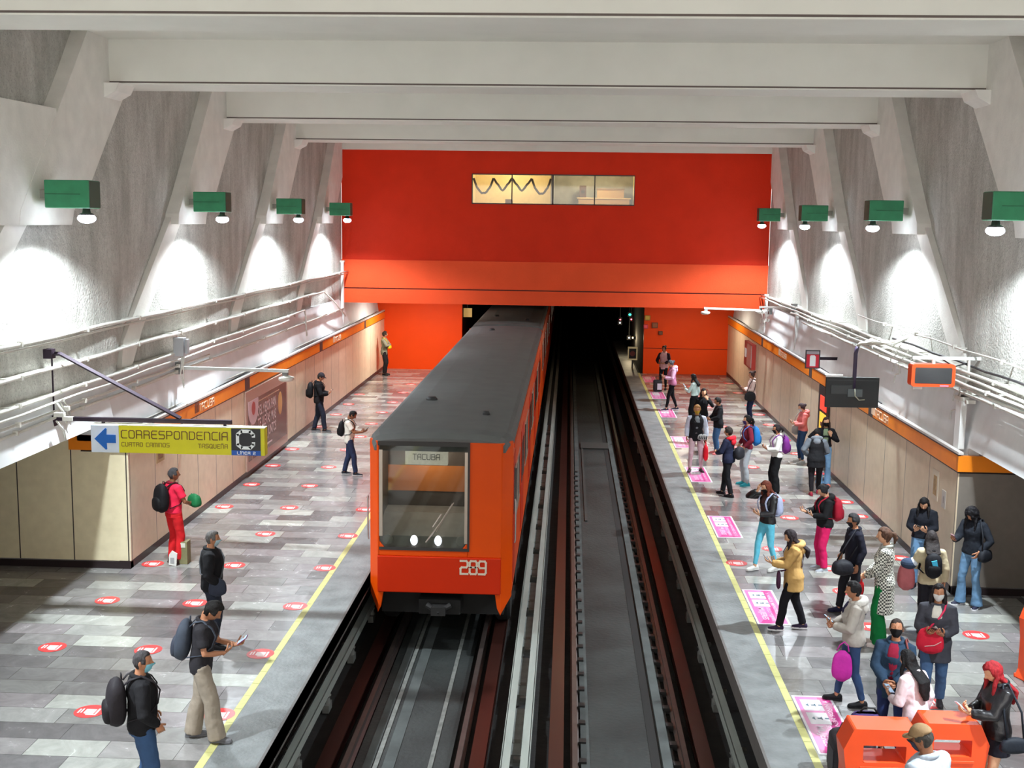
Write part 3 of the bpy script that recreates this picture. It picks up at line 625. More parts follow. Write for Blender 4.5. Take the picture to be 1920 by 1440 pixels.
MB().box(-0.10,0.10,-0.1,0.1,0,0.36).build('body', mat('box_grey', (176,178,182), 0.45), t, bevel=0.01); MB().box(0.12,0.17,-0.07,0.07,0.05,0.33).build('side_box', mat('box_grey', (176,178,182), 0.45), t, bevel=0.01)
for k in range(3): MB().tube([(0.02+0.03*k,0,0),(0.02+0.02*k,0.03,-0.15),(0.05*math.sin(k*2),0.05*k,-0.35),(0.03,0.1,-0.55-0.05*k)], 0.012, 6).build('cable', M_PIPE, t, smooth=True)
# tangles of clamps on the walls
for (x, y, z, s, lab) in ((-7.55, 16.95, 3.2, -1, 'cluster of clamps and short pipes beside the yellow sign bracket'), (6.5, 23.2, 3.55, 1, 'cluster of cable clamps behind the hanging television'), (6.5, 19.3, 3.3, 1, 'cluster of cable clamps behind the orange screen'), (6.5, 39.0, 3.0, 1, 'cluster of white boxes and clamps at the right end of the red wall')):
    t = thing('cable_clamps', lab, 'clamps', (x, y, z)); rnd = random.Random(int(y*10))
    for k in range(7):
        a = Vector((rnd.uniform(-.08,.08), rnd.uniform(-.35,.35), rnd.uniform(-.3,.3)))
        if k % 2: MB().box(a.x-0.03, a.x+0.12, a.y-0.04, a.y+0.04, a.z-0.03, a.z+0.03).build('clamp', M_PIPE, t)
        else: MB().tube([a, a+Vector((0.05,0.1,-0.15)), a+Vector((0.0,0.25,-0.2)), a+Vector((0.0,0.3,-0.35))], 0.015, 6).build('pipe', M_PIPE, t, smooth=True)

# ------------------------------------------------------------------ CORRESPONDENCIA sign
SY = 16.95; M_IRON = mat('purple_brown_iron', (46,36,46), 0.6, spec=0.15)
t = thing('direction_sign', 'long yellow CORRESPONDENCIA sign hanging from an iron bracket on the left wall', 'sign', (-7.08, SY, 2.49))
sl = 0.0; SW = 2.62; SH = 0.41
body = MB().box(0, SW, 0, 0.16, 0, SH).build('sign_box', [mat('sign_yellow', (214,206,30), 0.4, emit=(214,206,30), es=0.0), ], t)
MB().box(0, SW, 0.0, 0.165, SH, SH+0.012).build('edge_strip', mat('sign_cream_edge', (222,220,190), 0.5), t)
MB().box(-0.002, 0.42, -0.006, 0, 0, SH).build('arrow_field', mat('sign_white', (206,214,224), 0.4), t)
MB().prism([(0.05,0.205),(0.22,0.37),(0.24,0.36),(0.235,0.27),(0.375,0.27),(0.375,0.145),(0.235,0.145),(0.24,0.05),(0.22,0.04)], 'y', -0.012, -0.006).build('arrow', mat('sign_blue', (24,96,178), 0.4), t)
mb = MB(); stroke_text(mb, 'CORRESPONDENCIA', (0.46,-0.001,0.225), (1,0,0), (0,0,1), 0.115, 0.014, width=1.60, gap=.3)
mb.build('lettering', mat('sign_brown', (108,74,26), 0.5), t)
mb = MB(); stroke_text(mb, 'CUATRO CAMINOS', (0.46,-0.001,0.10), (1,0,0), (0,0,1), 0.058, 0.009, width=0.72, gap=.32); stroke_text(mb, 'TASQUEÑA', (1.62,-0.001,0.10), (1,0,0), (0,0,1), 0.058, 0.009, width=0.44, gap=.32)
mb.build('small_lettering', mat('sign_olive', (140,118,30), 0.5), t)
MB().box(2.12, 2.56, -0.006, 0, 0.075, SH-0.005).build('black_field', mat('sign_black', (34,34,38), 0.4), t)
MB().box(2.12, 2.56, -0.006, 0, 0.0, 0.075).build('blue_field', mat('sign_blue2', (28,84,170), 0.4), t)
mb = MB(); mb.tube([(2.44,-0.012,0.30),(2.44,-0.012,0.335),(2.40,-0.012,0.365),(2.28,-0.012,0.365),(2.225,-0.012,0.32),(2.225,-0.012,0.165),(2.28,-0.012,0.12),(2.40,-0.012,0.12),(2.44,-0.012,0.15),(2.44,-0.012,0.19)], 0.026, 6, flat=0.25, side=None)
mb = MB()
pl = [(2.455,0.285),(2.455,0.315),(2.405,0.365),(2.275,0.365),(2.215,0.315),(2.215,0.165),(2.275,0.115),(2.405,0.115),(2.455,0.165),(2.455,0.195)]
for a, b in zip(pl[:-1], pl[1:]):
    A, B = Vector(a), Vector(b); q = (B-A).normalized(); nn = Vector((-q.y, q.x))*0.024; q = q*0.010
    mb.prism([tuple(A-q-nn), tuple(B+q-nn), tuple(B+q+nn), tuple(A-q+nn)], 'y', -0.011, -0.006)
mb.build('letter_c', mat('sign_letter_white', (232,236,236), 0.4), t)
mb = MB(); stroke_text(mb, 'LÍNEA 2', (2.21,-0.007,0.018), (1,0,0), (0,0,1), 0.038, 0.007, width=0.27, gap=.35); mb.build('line_lettering', mat('sign_letter_white', (232,236,236), 0.4), t)
t = thing('sign_bracket', 'triangular dark iron bracket carrying the yellow sign on the left wall', 'bracket', (-7.7, SY+0.1, 2.95))
MB().box(0, 2.72, -0.035, 0.035, -0.01, 0.05).build('lower_arm', M_IRON, t)
MB().tube([(0.0,0,1.0),(0.15,0,1.0),(1.95,0,0.06)], 0.033, 4).build('strut', M_IRON, t)
MB().box(-0.08,0.05,-0.07,0.07,-0.09,0.07).build('lower_plate', M_IRON, t); MB().box(-0.08,0.05,-0.07,0.07,0.93,1.07).build('upper_plate', M_IRON, t); MB().tube([(0.02,0,0),(0.02,0,1.0)], 0.014, 6).build('tie_rod', M_IRON, t)
for x in (0.75, 2.60): MB().box(x, x+0.04, -0.02, 0.02, -0.06, 0.0).build('hanger', M_IRON, t)

# ------------------------------------------------------------------ hanging television and orange screen
TY = 23.0
t = thing('hanging_television', 'black flat television seen from behind, hanging from a bent pole over the right platform', 'television', (5.07, TY, 2.47))
MB().box(0, 1.03, 0, 0.06, 0, 0.60).build('housing', mat('tv_black', (40,44,46), 0.35), t, bevel=0.01)
MB().box(0.02, 1.01, -0.004, 0.0, 0.53, 0.545).box(0.1,0.5,-0.02,0,0.27,0.44).build('back_ridge', mat('tv_grey', (64,68,70), 0.4), t)
MB().box(0.42, 0.70, -0.05, 0, 0.22, 0.37).build('mount_plate', mat('tv_plate', (92,100,102), 0.4), t)
MB().box(-0.01, 0.32, -0.01, 0.07, 0.60, 0.64).build('top_box', mat('white_plastic', (226,226,224), 0.5), t)
MB().tube([(0.55,-0.04,0.38),(0.56,-0.06,0.24),(0.64,-0.06,0.16),(0.75,-0.05,0.17)], 0.012, 6).build('cable', mat('tv_cable', (170,170,150), 0.5), t, smooth=True)
t = thing('television_pole', 'bent pole, dark below and pale above, holding the hanging television', 'pole', (5.62, TY+0.03, 2.75))
MB().tube([(0,0,0),(0,0,0.4),(0.0,0,0.78),(0.03,0,0.92)], 0.04, 8).build('lower_tube', mat('pole_purple', (60,48,74), 0.4), t, smooth=True)
MB().tube([(0.03,0,0.92),(0.08,0,0.98),(0.3,0.05,0.98),(0.7,0.1,0.99),(1.0,0.15,1.08)], 0.035, 8).build('upper_tube', mat('pole_pale', (186,178,166), 0.4), t, smooth=True)
for k in range(3): MB().tube([(0.05,0.02*k,0.95),(0.3,0.03*k,1.03+0.02*k),(0.7,0.05*k,0.98-0.03*k),(1.02,0.1,1.1)], 0.012, 5).build('cable', M_PIPE, t, smooth=True)
OY = 19.2
t = thing('information_screen', 'dark screen in an orange rounded housing hanging over the right platform', 'screen', (5.60, OY, 3.42))
def rrect(x0, x1, z0, z1, r, n=5):
    P = []
    for cx, cz, a0 in ((x1-r,z1-r,0),(x0+r,z1-r,90),(x0+r,z0+r,180),(x1-r,z0+r,270)):
        for i in range(n+1):
            a = math.radians(a0+90*i/n); P.append((cx+r*math.cos(a), cz+r*math.sin(a)))
    return P
MB().prism(rrect(0, 0.70, 0, 0.37, 0.05), 'y', 0, 0.22).build('housing', mat('screen_orange', (240,84,34), 0.35), t)
MB().prism(rrect(0.055, 0.645, 0.055, 0.315, 0.02), 'y', -0.006, 0.0).build('display', mat('dark_display', (62,62,64), 0.15), t)
MB().box(0.46,0.60,-0.008,0,0.012,0.03).build('maker_plate', mat('plate_pink', (220,150,190), 0.4), t)
MB().box(0.05,0.20,0.05,0.15,-0.05,0).build('sensor', mat('white_plastic', (226,226,224), 0.5), t)
t = thing('screen_arm', 'white horizontal arm above the orange screen, fixed on the right wall', 'bracket', (5.62, OY+0.1, 3.86))
MB().box(-0.0, 1.1, -0.03, 0.03, 0, 0.05).build('bar', mat('arm_white', (206,208,204), 0.5), t); MB().tube([(0.35,0,-0.08),(0.35,0,0.02)], 0.03, 8).build('hanger', M_PIPE, t); MB().tube([(0.92,0,0),(0.92,0,-0.35)], 0.022, 8).build('wall_post', M_PIPE, t)
MB().tube([(0.5,0.05,0),(0.7,0.05,-0.12),(0.9,0.05,-0.06)], 0.012, 6).build('cable', M_CABLE, t, smooth=True)

# ------------------------------------------------------------------ small red sign, niche, boards, posters
t = thing('fire_sign', 'small square red and white sign on a dark arm from the right wall', 'sign', (5.86, 29.0, 2.50))
MB().box(0, 0.36, 0, 0.03, 0, 0.46).build('frame', M_DARKBOX, t); MB().box(0.03,0.33,-0.005,0,0.03,0.35).build('red_field', mat('sign_red', (205,30,52), 0.4), t)
MB().box(0.03,0.33,-0.005,0,0.36,0.43).build('caption_strip', mat('sign_grey', (160,150,156), 0.4), t)
MB().prism([(0.11,0.06),(0.25,0.06),(0.25,0.3),(0.22,0.33),(0.13,0.33),(0.11,0.3)], 'y', -0.012, -0.005).build('pictogram', mat('sign_letter_white', (232,236,236), 0.4), t)
a = MB().box(0.36,0.86,0.0,0.04,0.22,0.29).build('arm', M_IRON, t); MB().box(0.80,0.83,0.0,0.04,-0.18,0.22).build('wall_post', M_STEEL, a)
# niche: a slim lit machine built into the right cladding
t = thing('vending_kiosk', 'narrow black kiosk with red and yellow lit panels set in the right wall', 'kiosk', (RP-0.03, 28.45, 0.0))
MB().box(0, 0.2, 0, 1.2, 0.0, 2.03).build('casing', M_BLACK, t)
MB().box(-0.012, 0, 0.25, 0.95, 1.45, 1.80).build('upper_panel', mat('panel_red', (226,60,40), 0.4, emit=(226,60,40), es=0.5), t)
MB().box(-0.012, 0, 0.25, 0.95, 0.95, 1.38).build('lower_panel', mat('panel_yellow', (240,190,60), 0.4, emit=(240,180,50), es=0.5), t)
MB().box(-0.016, -0.012, 0.4, 0.8, 1.05, 1.15).build('panel_print', mat('panel_dark', (120,50,30), 0.4), t)
t = thing('hydrant_cabinet', 'red cabinet with a pale glass door on the far right cladding', 'cabinet', (RP-0.14, 39.9, 1.1))
MB().box(0,0.14,0,1.7,0,0.85).build('body', mat('cabinet_red', (150,40,30), 0.5), t); MB().box(-0.012,0,0.05,1.05,0.05,0.8).build('door', mat('cabinet_glass', (160,164,160), 0.15), t); MB().box(-0.02,0,1.2,1.5,0.3,0.6).build('label_plate', mat('sign_letter_white', (232,236,236), 0.4), t)
for y, z, w_, h_, c, lab in ((20.0,1.33,0.34,0.52,(170,140,96),'tan printed poster high on the near right cladding'), (19.58,1.3,0.2,0.3,(196,190,184),'small pale notice with a holder beside the tan poster, right cladding')):
    t = thing('wall_poster', lab, 'poster', (RP-0.006, y, z)); MB().box(0,0.006,0,w_,0,h_).build('sheet', mat('poster_paper_%d' % c[0], (212,200,180) if h_ > .4 else c, 0.5), t); MB().box(-0.002,0,0.08,w_-0.08,0.08,h_-0.1).build('print', mat('poster_print_%d' % c[0], c if h_ > .4 else (150,140,140), 0.5, var=0.4, scale=14), t)
t = thing('wall_poster', 'small yellowed poster on the left cladding under the yellow sign', 'poster', (LP+0.001, 20.55, 1.55)); MB().box(0,0.006,0,0.42,0,0.42).build('sheet', mat('poster_yellowed', (186,160,116), 0.5), t); MB().box(0.006,0.008,0.08,0.34,0.06,0.36).build('print', mat('poster_yprint', (130,100,70), 0.5, var=0.4, scale=12), t)
# framed advertisement, left wall
PY0, PY1 = 26.35, 30.3
t = thing('framed_poster', 'large framed brown bakery advertisement with white slogan on the left cladding', 'poster', (LP+0.001, PY0, 0.14))
LY = PY1-PY0
MB().box(0, 0.05, 0, LY, 0, 1.88).build('frame', mat('poster_frame', (178,150,136), 0.3, metal=0.2), t, bevel=0.01)
MB().box(0.05, 0.056, 0.14, LY-0.14, 0.22, 1.62).build('print', mat('poster_brown', (112,72,62), 0.25, var=0.18, scale=1.2), t)
MB().box(0.056, 0.058, 0.4, 0.43, 0.22, 1.45).box(0.056,0.058,0.4,LY-0.9,1.50,1.52).build('inner_border', mat('poster_gold', (200,160,128), 0.4), t)
mb = MB(); mb.prism([(0.14,1.62),(0.14,1.45)]+[(0.58-0.44*math.cos(PI*i/10), 1.45-0.42*math.sin(PI*i/10)) for i in range(11)]+[(1.02,1.62)], 'x', 0.056, 0.062)
mb.build('logo_badge', mat('badge_pale', (214,190,196), 0.4), t)
mb = MB(); mb.lathe([(0.16,0.062),(0.16,0.066)], c=(0,0.58,1.42), n=18, axis='x'); mb.build('logo_mark', mat('badge_red', (176,70,70), 0.4), t)
mt = mat('poster_white_text', (226,208,208), 0.4)
for i, (tx, zz) in enumerate((('DEL MEJOR PAN', 1.17), ('TE LLEVAS MÁS', 0.86), ('VECES Y JUNTOS', 0.55))):
    fm = font_mb(tx, (0.057, 0.95, zz-0.0), (0,1,0), (0,0,1), 0.24, 0.004, width=1.75, bold=0.02)
    fm.build('slogan', mt, t)
MB().ell((0.058,3.15,1.15), (0.004,0.22,0.3), 12, 8).build('star_print', mat('poster_glow', (206,160,100), 0.4), t); MB().box(0.056,0.059,1.7,2.3,0.32,0.36).build('small_print', mt, t)
# electrical bits on the far right red wall
for i, (x, z, c, w_, lab) in enumerate(((3.18, 2.15, (176,150,60), 0.22, 'pale yellow plate on the far red wall beside the tunnel'), (3.48, 1.85, (120,70,40), 0.24, 'brown electrical box on the far red wall'), (3.72, 1.58, (96,60,36), 0.16, 'small dark box lowest on the far red wall'), (3.12, 1.82, (206,70,90), 0.18, 'small pink-red sign at the tunnel edge of the far red wall'))):
    t = thing('wall_box', lab, 'box', (x, 46.9, z)); MB().box(-w_/2,w_/2,0,0.1,0,w_*0.9).build('body', mat('wallbox_%d' % i, c, 0.5), t, bevel=0.01); MB().box(-w_/2+0.03,w_/2-0.03,-0.006,0,0.03,w_*0.9-0.03).build('cover', mat('wallboxc_%d' % i, tuple(min(255, int(v*1.25)) for v in c), 0.5), t)
# tunnel signs and signals
t = thing('tunnel_sign', 'white framed sign with a dark disc inside the tunnel mouth, low by the right platform', 'sign', (2.72, 48.6, 0.35)); MB().box(-0.03,0.03,0.0,0.04,-0.35,0).build('post', M_BLACK, t)
MB().box(-0.2,0.2,0,0.03,0,0.55).build('board', mat('tunnel_sign_white', (170,160,130), 0.5, emit=(170,150,110), es=0.25), t); MB().box(-0.15,0.15,-0.006,0,0.06,0.48).build('field', mat('tunnel_sign_dark', (40,30,30), 0.5), t); MB().lathe([(0.11,0),(0.11,0.01)], c=(0,-0.008,0.27), axis='y').build('disc', mat('tunnel_sign_red', (150,60,50), 0.5), t)
t = thing('tunnel_sign', 'small yellowish board hanging inside the tunnel mouth beside the train', 'sign', (-4.08, 47.6, 2.1)); MB().box(-0.16,0.18,0,0.03,0,0.36).build('board', mat('tunnel_board', (200,170,100), 0.5, emit=(200,170,100), es=0.25), t); MB().box(-0.02,0.02,0,0.03,0.36,1.1).build('hanger', M_BLACK, t)
for x, y, z, c, lab in ((2.85,54,1.82,(40,230,190),'green signal lamp glowing in the tunnel above the right track'), (2.50,56,1.42,(255,120,130),'pinkish signal lamp glowing in the tunnel, left of the green one'), (3.0,55.5,1.48,(220,90,100),'dim red signal lamp in the tunnel, right of the green one'), (2.84,54,0.75,(190,190,190),'tiny white lamp low on the tunnel wall'), (2.45,55,1.35,(200,200,210),'tiny white lamp next to the pinkish signal')):
    t = thing('signal_lamp', lab, 'signal', (x, y, z)); MB().box(-0.1,0.1,0,0.15,-0.1,0.1).build('housing', M_BLACK, t)
    MB().ell((0,-0.01,0), (0.055 if c[0] < 100 else 0.035,0.03,0.05 if c[0] < 100 else 0.035)).build('lens', mat('signal_%d_%d' % (c[0], c[1]), c, emit=c, es=4), t, smooth=True)
    MB().box(-0.015,0.015,0.06,0.1,0.1,3.25-z).build('hanger', M_BLACK, t)

t = thing('tunnel_lamp', 'small warm lamp low on the right tunnel wall beyond the platform end', 'lamp', (2.98, 52.5, 0.9))
MB().box(-0.03,0.08,-0.08,0.08,-0.06,0.06).build('housing', M_BLACK, t); MB().ell((-0.05,0,0), (0.03,0.06,0.04)).build('lens', mat('warm_lens', (255,220,150), emit=(255,210,140), es=3), t, smooth=True)
l = bpy.data.lights.new('tunnel_glow', 'POINT'); l.energy = 22; l.color = (1.0, 0.8, 0.5); l.shadow_soft_size = 0.05
o = bpy.data.objects.new('tunnel_glow', l); COL.objects.link(o); o.location = (2.8, 52.5, 0.9)
# ------------------------------------------------------------------ the metro train
M_TRAIN = mat('train_orange', (212,72,4), 0.42, var=0.03, scale=2, spec=0.18)
M_TRAIND = mat('train_orange_deep', (190,40,4), 0.45, var=0.03, scale=2, spec=0.18)
M_ROOF = mat('train_roof_grey', (96,97,96), 0.8, spec=0.2, var=0.06, scale=2.5)
M_UNDER = mat('underframe_black', (14,13,13), 0.8)
M_TGLASS = glass_mat('train_glass', (0.80, 0.82, 0.80), 0.04)
M_DARKWIN = mat('train_window_dark', (46,44,42), 0.12)
M_SIL = mat('window_frame_silver', (186,170,156), 0.3, metal=0.5)
TX, TY0, HW = -2.05, 18.8, 1.20
def roof_ring(y, zr, dz=0.0, hw=HW):
    P = [(hw, y, zr-0.02), (hw-0.02, y, zr+0.03), (hw-0.06, y, zr+0.075), (hw-0.13, y, zr+0.105), (hw-0.5, y, zr+0.145), (0, y, zr+0.16)]
    P = P + [(-p[0], p[1], p[2]) for p in P[-2::-1]]
    return [(hw, y, zr-0.06)] + P + [(-hw, y, zr-0.06)]
def carriage(y0, y1, cab, lab):
    t = thing('metro_train' if cab else 'metro_carriage', lab, 'train', (TX, y0, 0))
    L = y1-y0
    # orange shell
    mb = MB(); ys = [0.30, L] if cab else [0, L]
    for s in (-1, 1):
        mb.box(*sorted((s*HW, s*(HW-0.06))), ys[0]-(0.0), L, -0.18, 2.34)
    mb.box(-HW, HW, L-0.05, L, -0.18, 2.45)
    if cab:
        fx = 1.03; zb = -0.15
        # chamfered front corners coming down to pointed skirt ends
        for s in (-1, 1):
            w0 = [(s*fx,0),(s*HW,0.30),(s*(HW-0.06),0.30),(s*(fx-0.03),0.05)]
            if s < 0: w0 = w0[::-1]
            vs = [(p[0], p[1], 2.40) for p in w0] + [(s*fx,0.02,-0.50) if p[1] in (0,0.05) else (p[0],p[1]+0.0,-0.26) for p in w0]
            mb.add(vs, [(0,1,2,3),(7,6,5,4),(0,4,5,1),(1,5,6,2),(2,6,7,3),(3,7,4,0)])
            mb.add([(s*(fx-0.10),-0.0,-0.15),(s*fx,0,-0.15),(s*fx,0.0,-0.52),(s*(fx-0.06),0.0,-0.40),(s*(fx-0.10),0.05,-0.15),(s*fx,0.05,-0.15),(s*fx,0.05,-0.52),(s*(fx-0.06),0.05,-0.40)], [(0,1,2,3),(7,6,5,4),(0,4,5,1),(1,5,6,2),(2,6,7,3),(3,7,4,0)])
        # face with the windscreen opening (left and wide)
        wx0, wx1, wz0, wz1 = -1.0, 0.47, 0.60, 2.36
        mb.box(wx1, fx, 0, 0.05, 0.47, 2.40).box(-fx, wx0, 0, 0.05, 0.47, 2.40).box(wx0, wx1, 0, 0.05, 0.47, wz0).box(wx0, wx1, 0, 0.05, wz1, 2.40)
        for cx, sx in ((wx0, 1), (wx1, -1)):
            mb.prism([(cx, wz0),(cx+sx*0.10, wz0),(cx, wz0+0.12)] if sx > 0 else [(cx, wz0),(cx, wz0+0.12),(cx-0.10, wz0)], 'y', 0.0, 0.05)
    b = mb.build('body', M_TRAIN, t, bevel=0.012)
    if cab:
        MB().prism([(-fx,0.47),(-fx,-0.15),(fx,-0.15),(fx,0.47)], 'y', -0.03, 0.05).build('front_apron', M_TRAIND, t, bevel=0.015)
    # roof
    mb = MB(); rings = []
    if cab:
        rings.append([(x*0.90, 0.02+0*abs(x), z-0.10 if z > 2.3 else z) for x, y, z in roof_ring(0, 2.40)])
        rings.append([(x*0.94, 0.12, z-0.02) for x, y, z in roof_ring(0, 2.40)])
        rings.append([(x, 0.42, z) for x, y, z in roof_ring(0, 2.40)])
        rings.append([(x, L, z) for x, y, z in roof_ring(0, 2.40)])
    else:
        rings = [roof_ring(0, 2.40), roof_ring(L, 2.40)]
    mb.loft(rings); mb.build('roof', M_ROOF, t, smooth=False, bevel=0.0)
    # windows and doors along the sides
    for s in (-1, 1):
        x = s*HW
        if cab:
            c = MB().box(*sorted((x-s*0.01, x+s*0.006)), 0.40, 1.05, -0.05, 2.12).build('cab_door', M_TRAIND, t)
            MB().tube([(x+s*0.035,0.34,0.65),(x+s*0.045,0.34,0.7),(x+s*0.045,0.34,1.35),(x+s*0.035,0.34,1.4)], 0.014, 6).build('handrail', M_STEEL, c)
            MB().box(*sorted((x, x+s*0.01)), 0.50, 0.95, 1.10, 1.90).build('window', M_DARKWIN, c)
        nd = 4; pitch = (L-2.2)/nd
        for k in range(nd):
            yc = 1.9+pitch*(k+0.5)
            for h in (-1, 1):
                d = MB().box(*sorted((x-s*0.02, x+s*0.012)), *sorted((yc+h*0.02, yc+h*0.66)), 0.0, 1.98).build('door', M_TRAIND, t, bevel=0.008)
                MB().box(*sorted((x+s*0.010, x+s*0.018)), *sorted((yc+h*0.12, yc+h*0.56)), 0.95, 1.75).build('window', M_DARKWIN, d)
            for yy in (yc-0.5*pitch,):
                w_ = MB().box(*sorted((x, x+s*0.010)), yy-0.85, yy+0.85, 0.92, 1.78).build('side_window', M_DARKWIN, t)
                f_ = MB().box(*sorted((x, x+s*0.02)), yy-0.88, yy+0.88, 1.78, 1.82).box(*sorted((x, x+s*0.02)), yy-0.88, yy+0.88, 0.88, 0.92).box(*sorted((x, x+s*0.02)), yy-0.02, yy+0.02, 0.92, 1.78).build('frame', M_SIL, w_)
        MB().box(*sorted((x-s*0.0, x+s*0.02)), 0.4, L, 2.26, 2.33).build('gutter', M_TRAIN, t)
    # underframe, wheels
    MB().box(-1.05, 1.05, 0.6, L-0.3, -0.7, -0.15).box(-0.35, 0.35, 0.10, 0.6, -0.55, -0.3).build('underframe', M_UNDER, t)
    for yy in (2.6, L-2.8):
        for s in (-1, 1):
            for q in (-1.0, 1.0):
                o = MB().lathe([(0.1,-0.14),(0.44,-0.13),(0.48,-0.08),(0.48,0.08),(0.44,0.13),(0.1,0.14)], c=(0,0,0), n=24, axis='x').build('tyre', M_UNDER, t, smooth=False); o.location = (s*1.0 if s*1.0 else 0, yy+q, -0.63)
    for px, py, sr in ((-0.55, L*0.18, 0.11), (0.62, L*0.10, 0.07), (-0.35, L*0.86+1.2, 0.09)):
        if py < L-0.2: MB().lathe([(sr,0),(sr,0.05),(sr*0.7,0.09)], c=(px,py,2.52), n=14).build('roof_vent', mat('vent_dark', (40,40,42), 0.6), t, smooth=True)
    return t, L
t, L = carriage(TY0, 38.8, True, 'orange metro train with grey roof arriving at the left platform, number 289 on its front')
t2, L2 = carriage(39.35, 58.0, False, 'second orange carriage behind the leading one, half inside the tunnel')
carriage(58.5, 77.0, False, 'third orange carriage deep in the dark tunnel')
MB().box(-0.8,0.8,-0.55,0,-0.1,2.2).build('gangway', M_UNDER, t2)
# cab interior seen through the windscreen
fx = 1.03; wx0, wx1, wz0, wz1 = -1.0, 0.47, 0.60, 2.36
cab = MB().box(wx0-0.02, wx1+0.02, 1.0, 1.04, 0.5, 2.4).box(wx0-0.04, wx0, 0.05, 1.0, 0.5, 2.4).box(wx1, wx1+0.04, 0.05, 1.0, 0.5, 2.4).box(wx0, wx1, 0.05, 1.0, 2.36, 2.40).build('cab_lining', mat('cab_dark', (84,74,68), 0.6), t)
MB().box(wx0, wx1, 0.985, 1.0, 1.35, 1.80).build('reflection_band', mat('cab_orange_reflection', (196,116,56), 0.5), cab)  # orange band painted in as a reflection on the windscreen
MB().prism([(0.05,0.60),(0.95,0.60),(0.95,1.10),(0.55,1.08),(0.06,0.80)], 'x', wx0, wx1).build('dashboard', mat('dash_grey', (132,130,124), 0.6, var=0.1), t)
d = MB().box(-0.58, 0.12, 0.09, 0.22, 2.00, 2.26).build('destination_board', mat('board_pale', (186,180,166), 0.4, var=0.1, scale=30, emit=(190,184,168), es=0.35), t)
mb = MB(); stroke_text(mb, 'TACUBA', (-0.45,0.085,2.09), (1,0,0), (0,0,1), 0.09, 0.012, width=0.44); mb.build('board_lettering', mat('board_text', (110,106,98), 0.5), d)
for x in (-0.42, -0.02):
    q = MB().lathe([(0.06,0.0),(0.075,-0.02),(0.075,-0.035)], c=(0,0,0), n=18, axis='y').build('headlight', M_STEEL, t); q.location = (x, 0.045, 0.74)
    e = MB().ell((0,-0.034,0), (0.058,0.012,0.085), 14, 8).build('lens', mat('headlight_glow', (235,240,255), emit=(225,235,255), es=9), q, smooth=True)
for x in (-0.86, 0.36):
    q = MB().lathe([(0.05,0.0),(0.085,0.0),(0.085,-0.03),(0.05,-0.03)], n=18, axis='y').build('marker_lamp', mat('marker_grey', (150,146,138), 0.3), t); q.location = (x, 0.045, 0.74)
MB().box(wx0+0.01, wx1-0.01, 0.004, 0.012, wz0+0.01, wz1-0.01).build('windscreen', M_TGLASS, t)
fr = MB()
fr.box(wx1-0.055, wx1, -0.012, 0.0, wz0+0.1, wz1-0.12).box(wx0, wx0+0.06, -0.012, 0.0, wz0+0.2, wz1-0.1); fr.build('windscreen_trim', M_SIL, t, bevel=0.006)
MB().box(wx0-0.02, wx1+0.03, -0.012, 0.0, wz1-0.03, wz1+0.045).box(wx0, wx1+0.03, -0.010, 0.0, wz0-0.03, wz0+0.02).box(wx1-0.005, wx1+0.03, -0.014, 0.0, wz0, wz1).build('windscreen_seal', mat('seal_dark', (44,40,38), 0.6), t)
MB().tube([(-0.22,-0.03,0.72),(0.02,-0.03,1.05),(0.22,-0.025,1.38)], 0.011, 6).tube([(-0.05,-0.028,0.90),(0.24,-0.028,1.40)], 0.007, 6).tube([(-0.10,-0.028,0.98),(0.04,-0.028,1.20)], 0.016, 4).build('wiper', mat('wiper_metal', (150,136,124), 0.4), t)
mb = MB(); stroke_text(mb, '289', (0.36,-0.031,0.20), (1,0,0), (0,0,1), 0.22, 0.032, gap=.22, width=0.42); mb.build('number', mat('number_silver', (206,190,170), 0.35), t)
MB().tube([(-0.2,-0.03,-0.35),(0.0,-0.10,-0.45),(0.2,-0.03,-0.35)], 0.05, 8).box(-0.12,0.12,-0.14,0.1,-0.5,-0.36).build('coupler', mat('coupler_black', (24,22,22), 0.7), t)

l = bpy.data.lights.new('cab_fill_light', 'POINT'); l.energy = 14; l.color = (1.0, 0.85, 0.7); l.shadow_soft_size = 0.1  # unseen fill point added to brighten the cab
o = bpy.data.objects.new('cab_fill_light', l); COL.objects.link(o); o.location = (TX-0.25, TY0+0.55, 2.25)
# ------------------------------------------------------------------ floor stickers
M_ST = mat('sticker_red', (206,62,62), 0.3, spec=0.4); M_STW = mat('sticker_white', (232,206,204), 0.3)
def sticker(x, y, lab, r=0.19):
    t = thing('floor_sticker', lab, 'sticker', (x, y, 0.002), 0, 'round red distance stickers on the platform floors')
    me = DISC; o = bpy.data.objects.new('disc', me); COL.objects.link(o); o.parent = t
    o = bpy.data.objects.new('print', PRN); COL.objects.link(o); o.parent = t
DISC = MB().lathe([(0.19,0),(0.19,0.002)], n=28).mesh('disc', M_ST)
pm = MB().prism([(-0.06,-0.06),(-0.02,-0.08),(0.07,-0.08),(0.07,0.06),(-0.06,0.06)], 'z', 0.002, 0.0035).box(0.085,0.11,-0.08,0.08,0.002,0.0035).box(-0.02,0.11,-0.11,-0.09,0.002,0.0035).box(-0.14,-0.12,-0.06,0.06,0.002,0.0035).box(-0.105,-0.085,-0.05,0.07,0.002,0.0035)
PRN = pm.mesh('print', M_STW)
cols = {'wall': (-7.12, [15.45,17.5,19.5,23.65,25.75,27.82,29.93,33.3,35.5,37.6,39.8]), 'middle': (-5.73, [13.38,15.46,17.49,19.54,21.62,23.7,25.75,27.8,30.0,31.9,34.0,36.1,38.2,40.4,42.5]), 'track': (-4.14, [13.41,15.44,17.48,19.53,21.63,23.7])}
nmz = {'wall': 'wall-side column', 'middle': 'middle column', 'track': 'column beside the yellow line'}
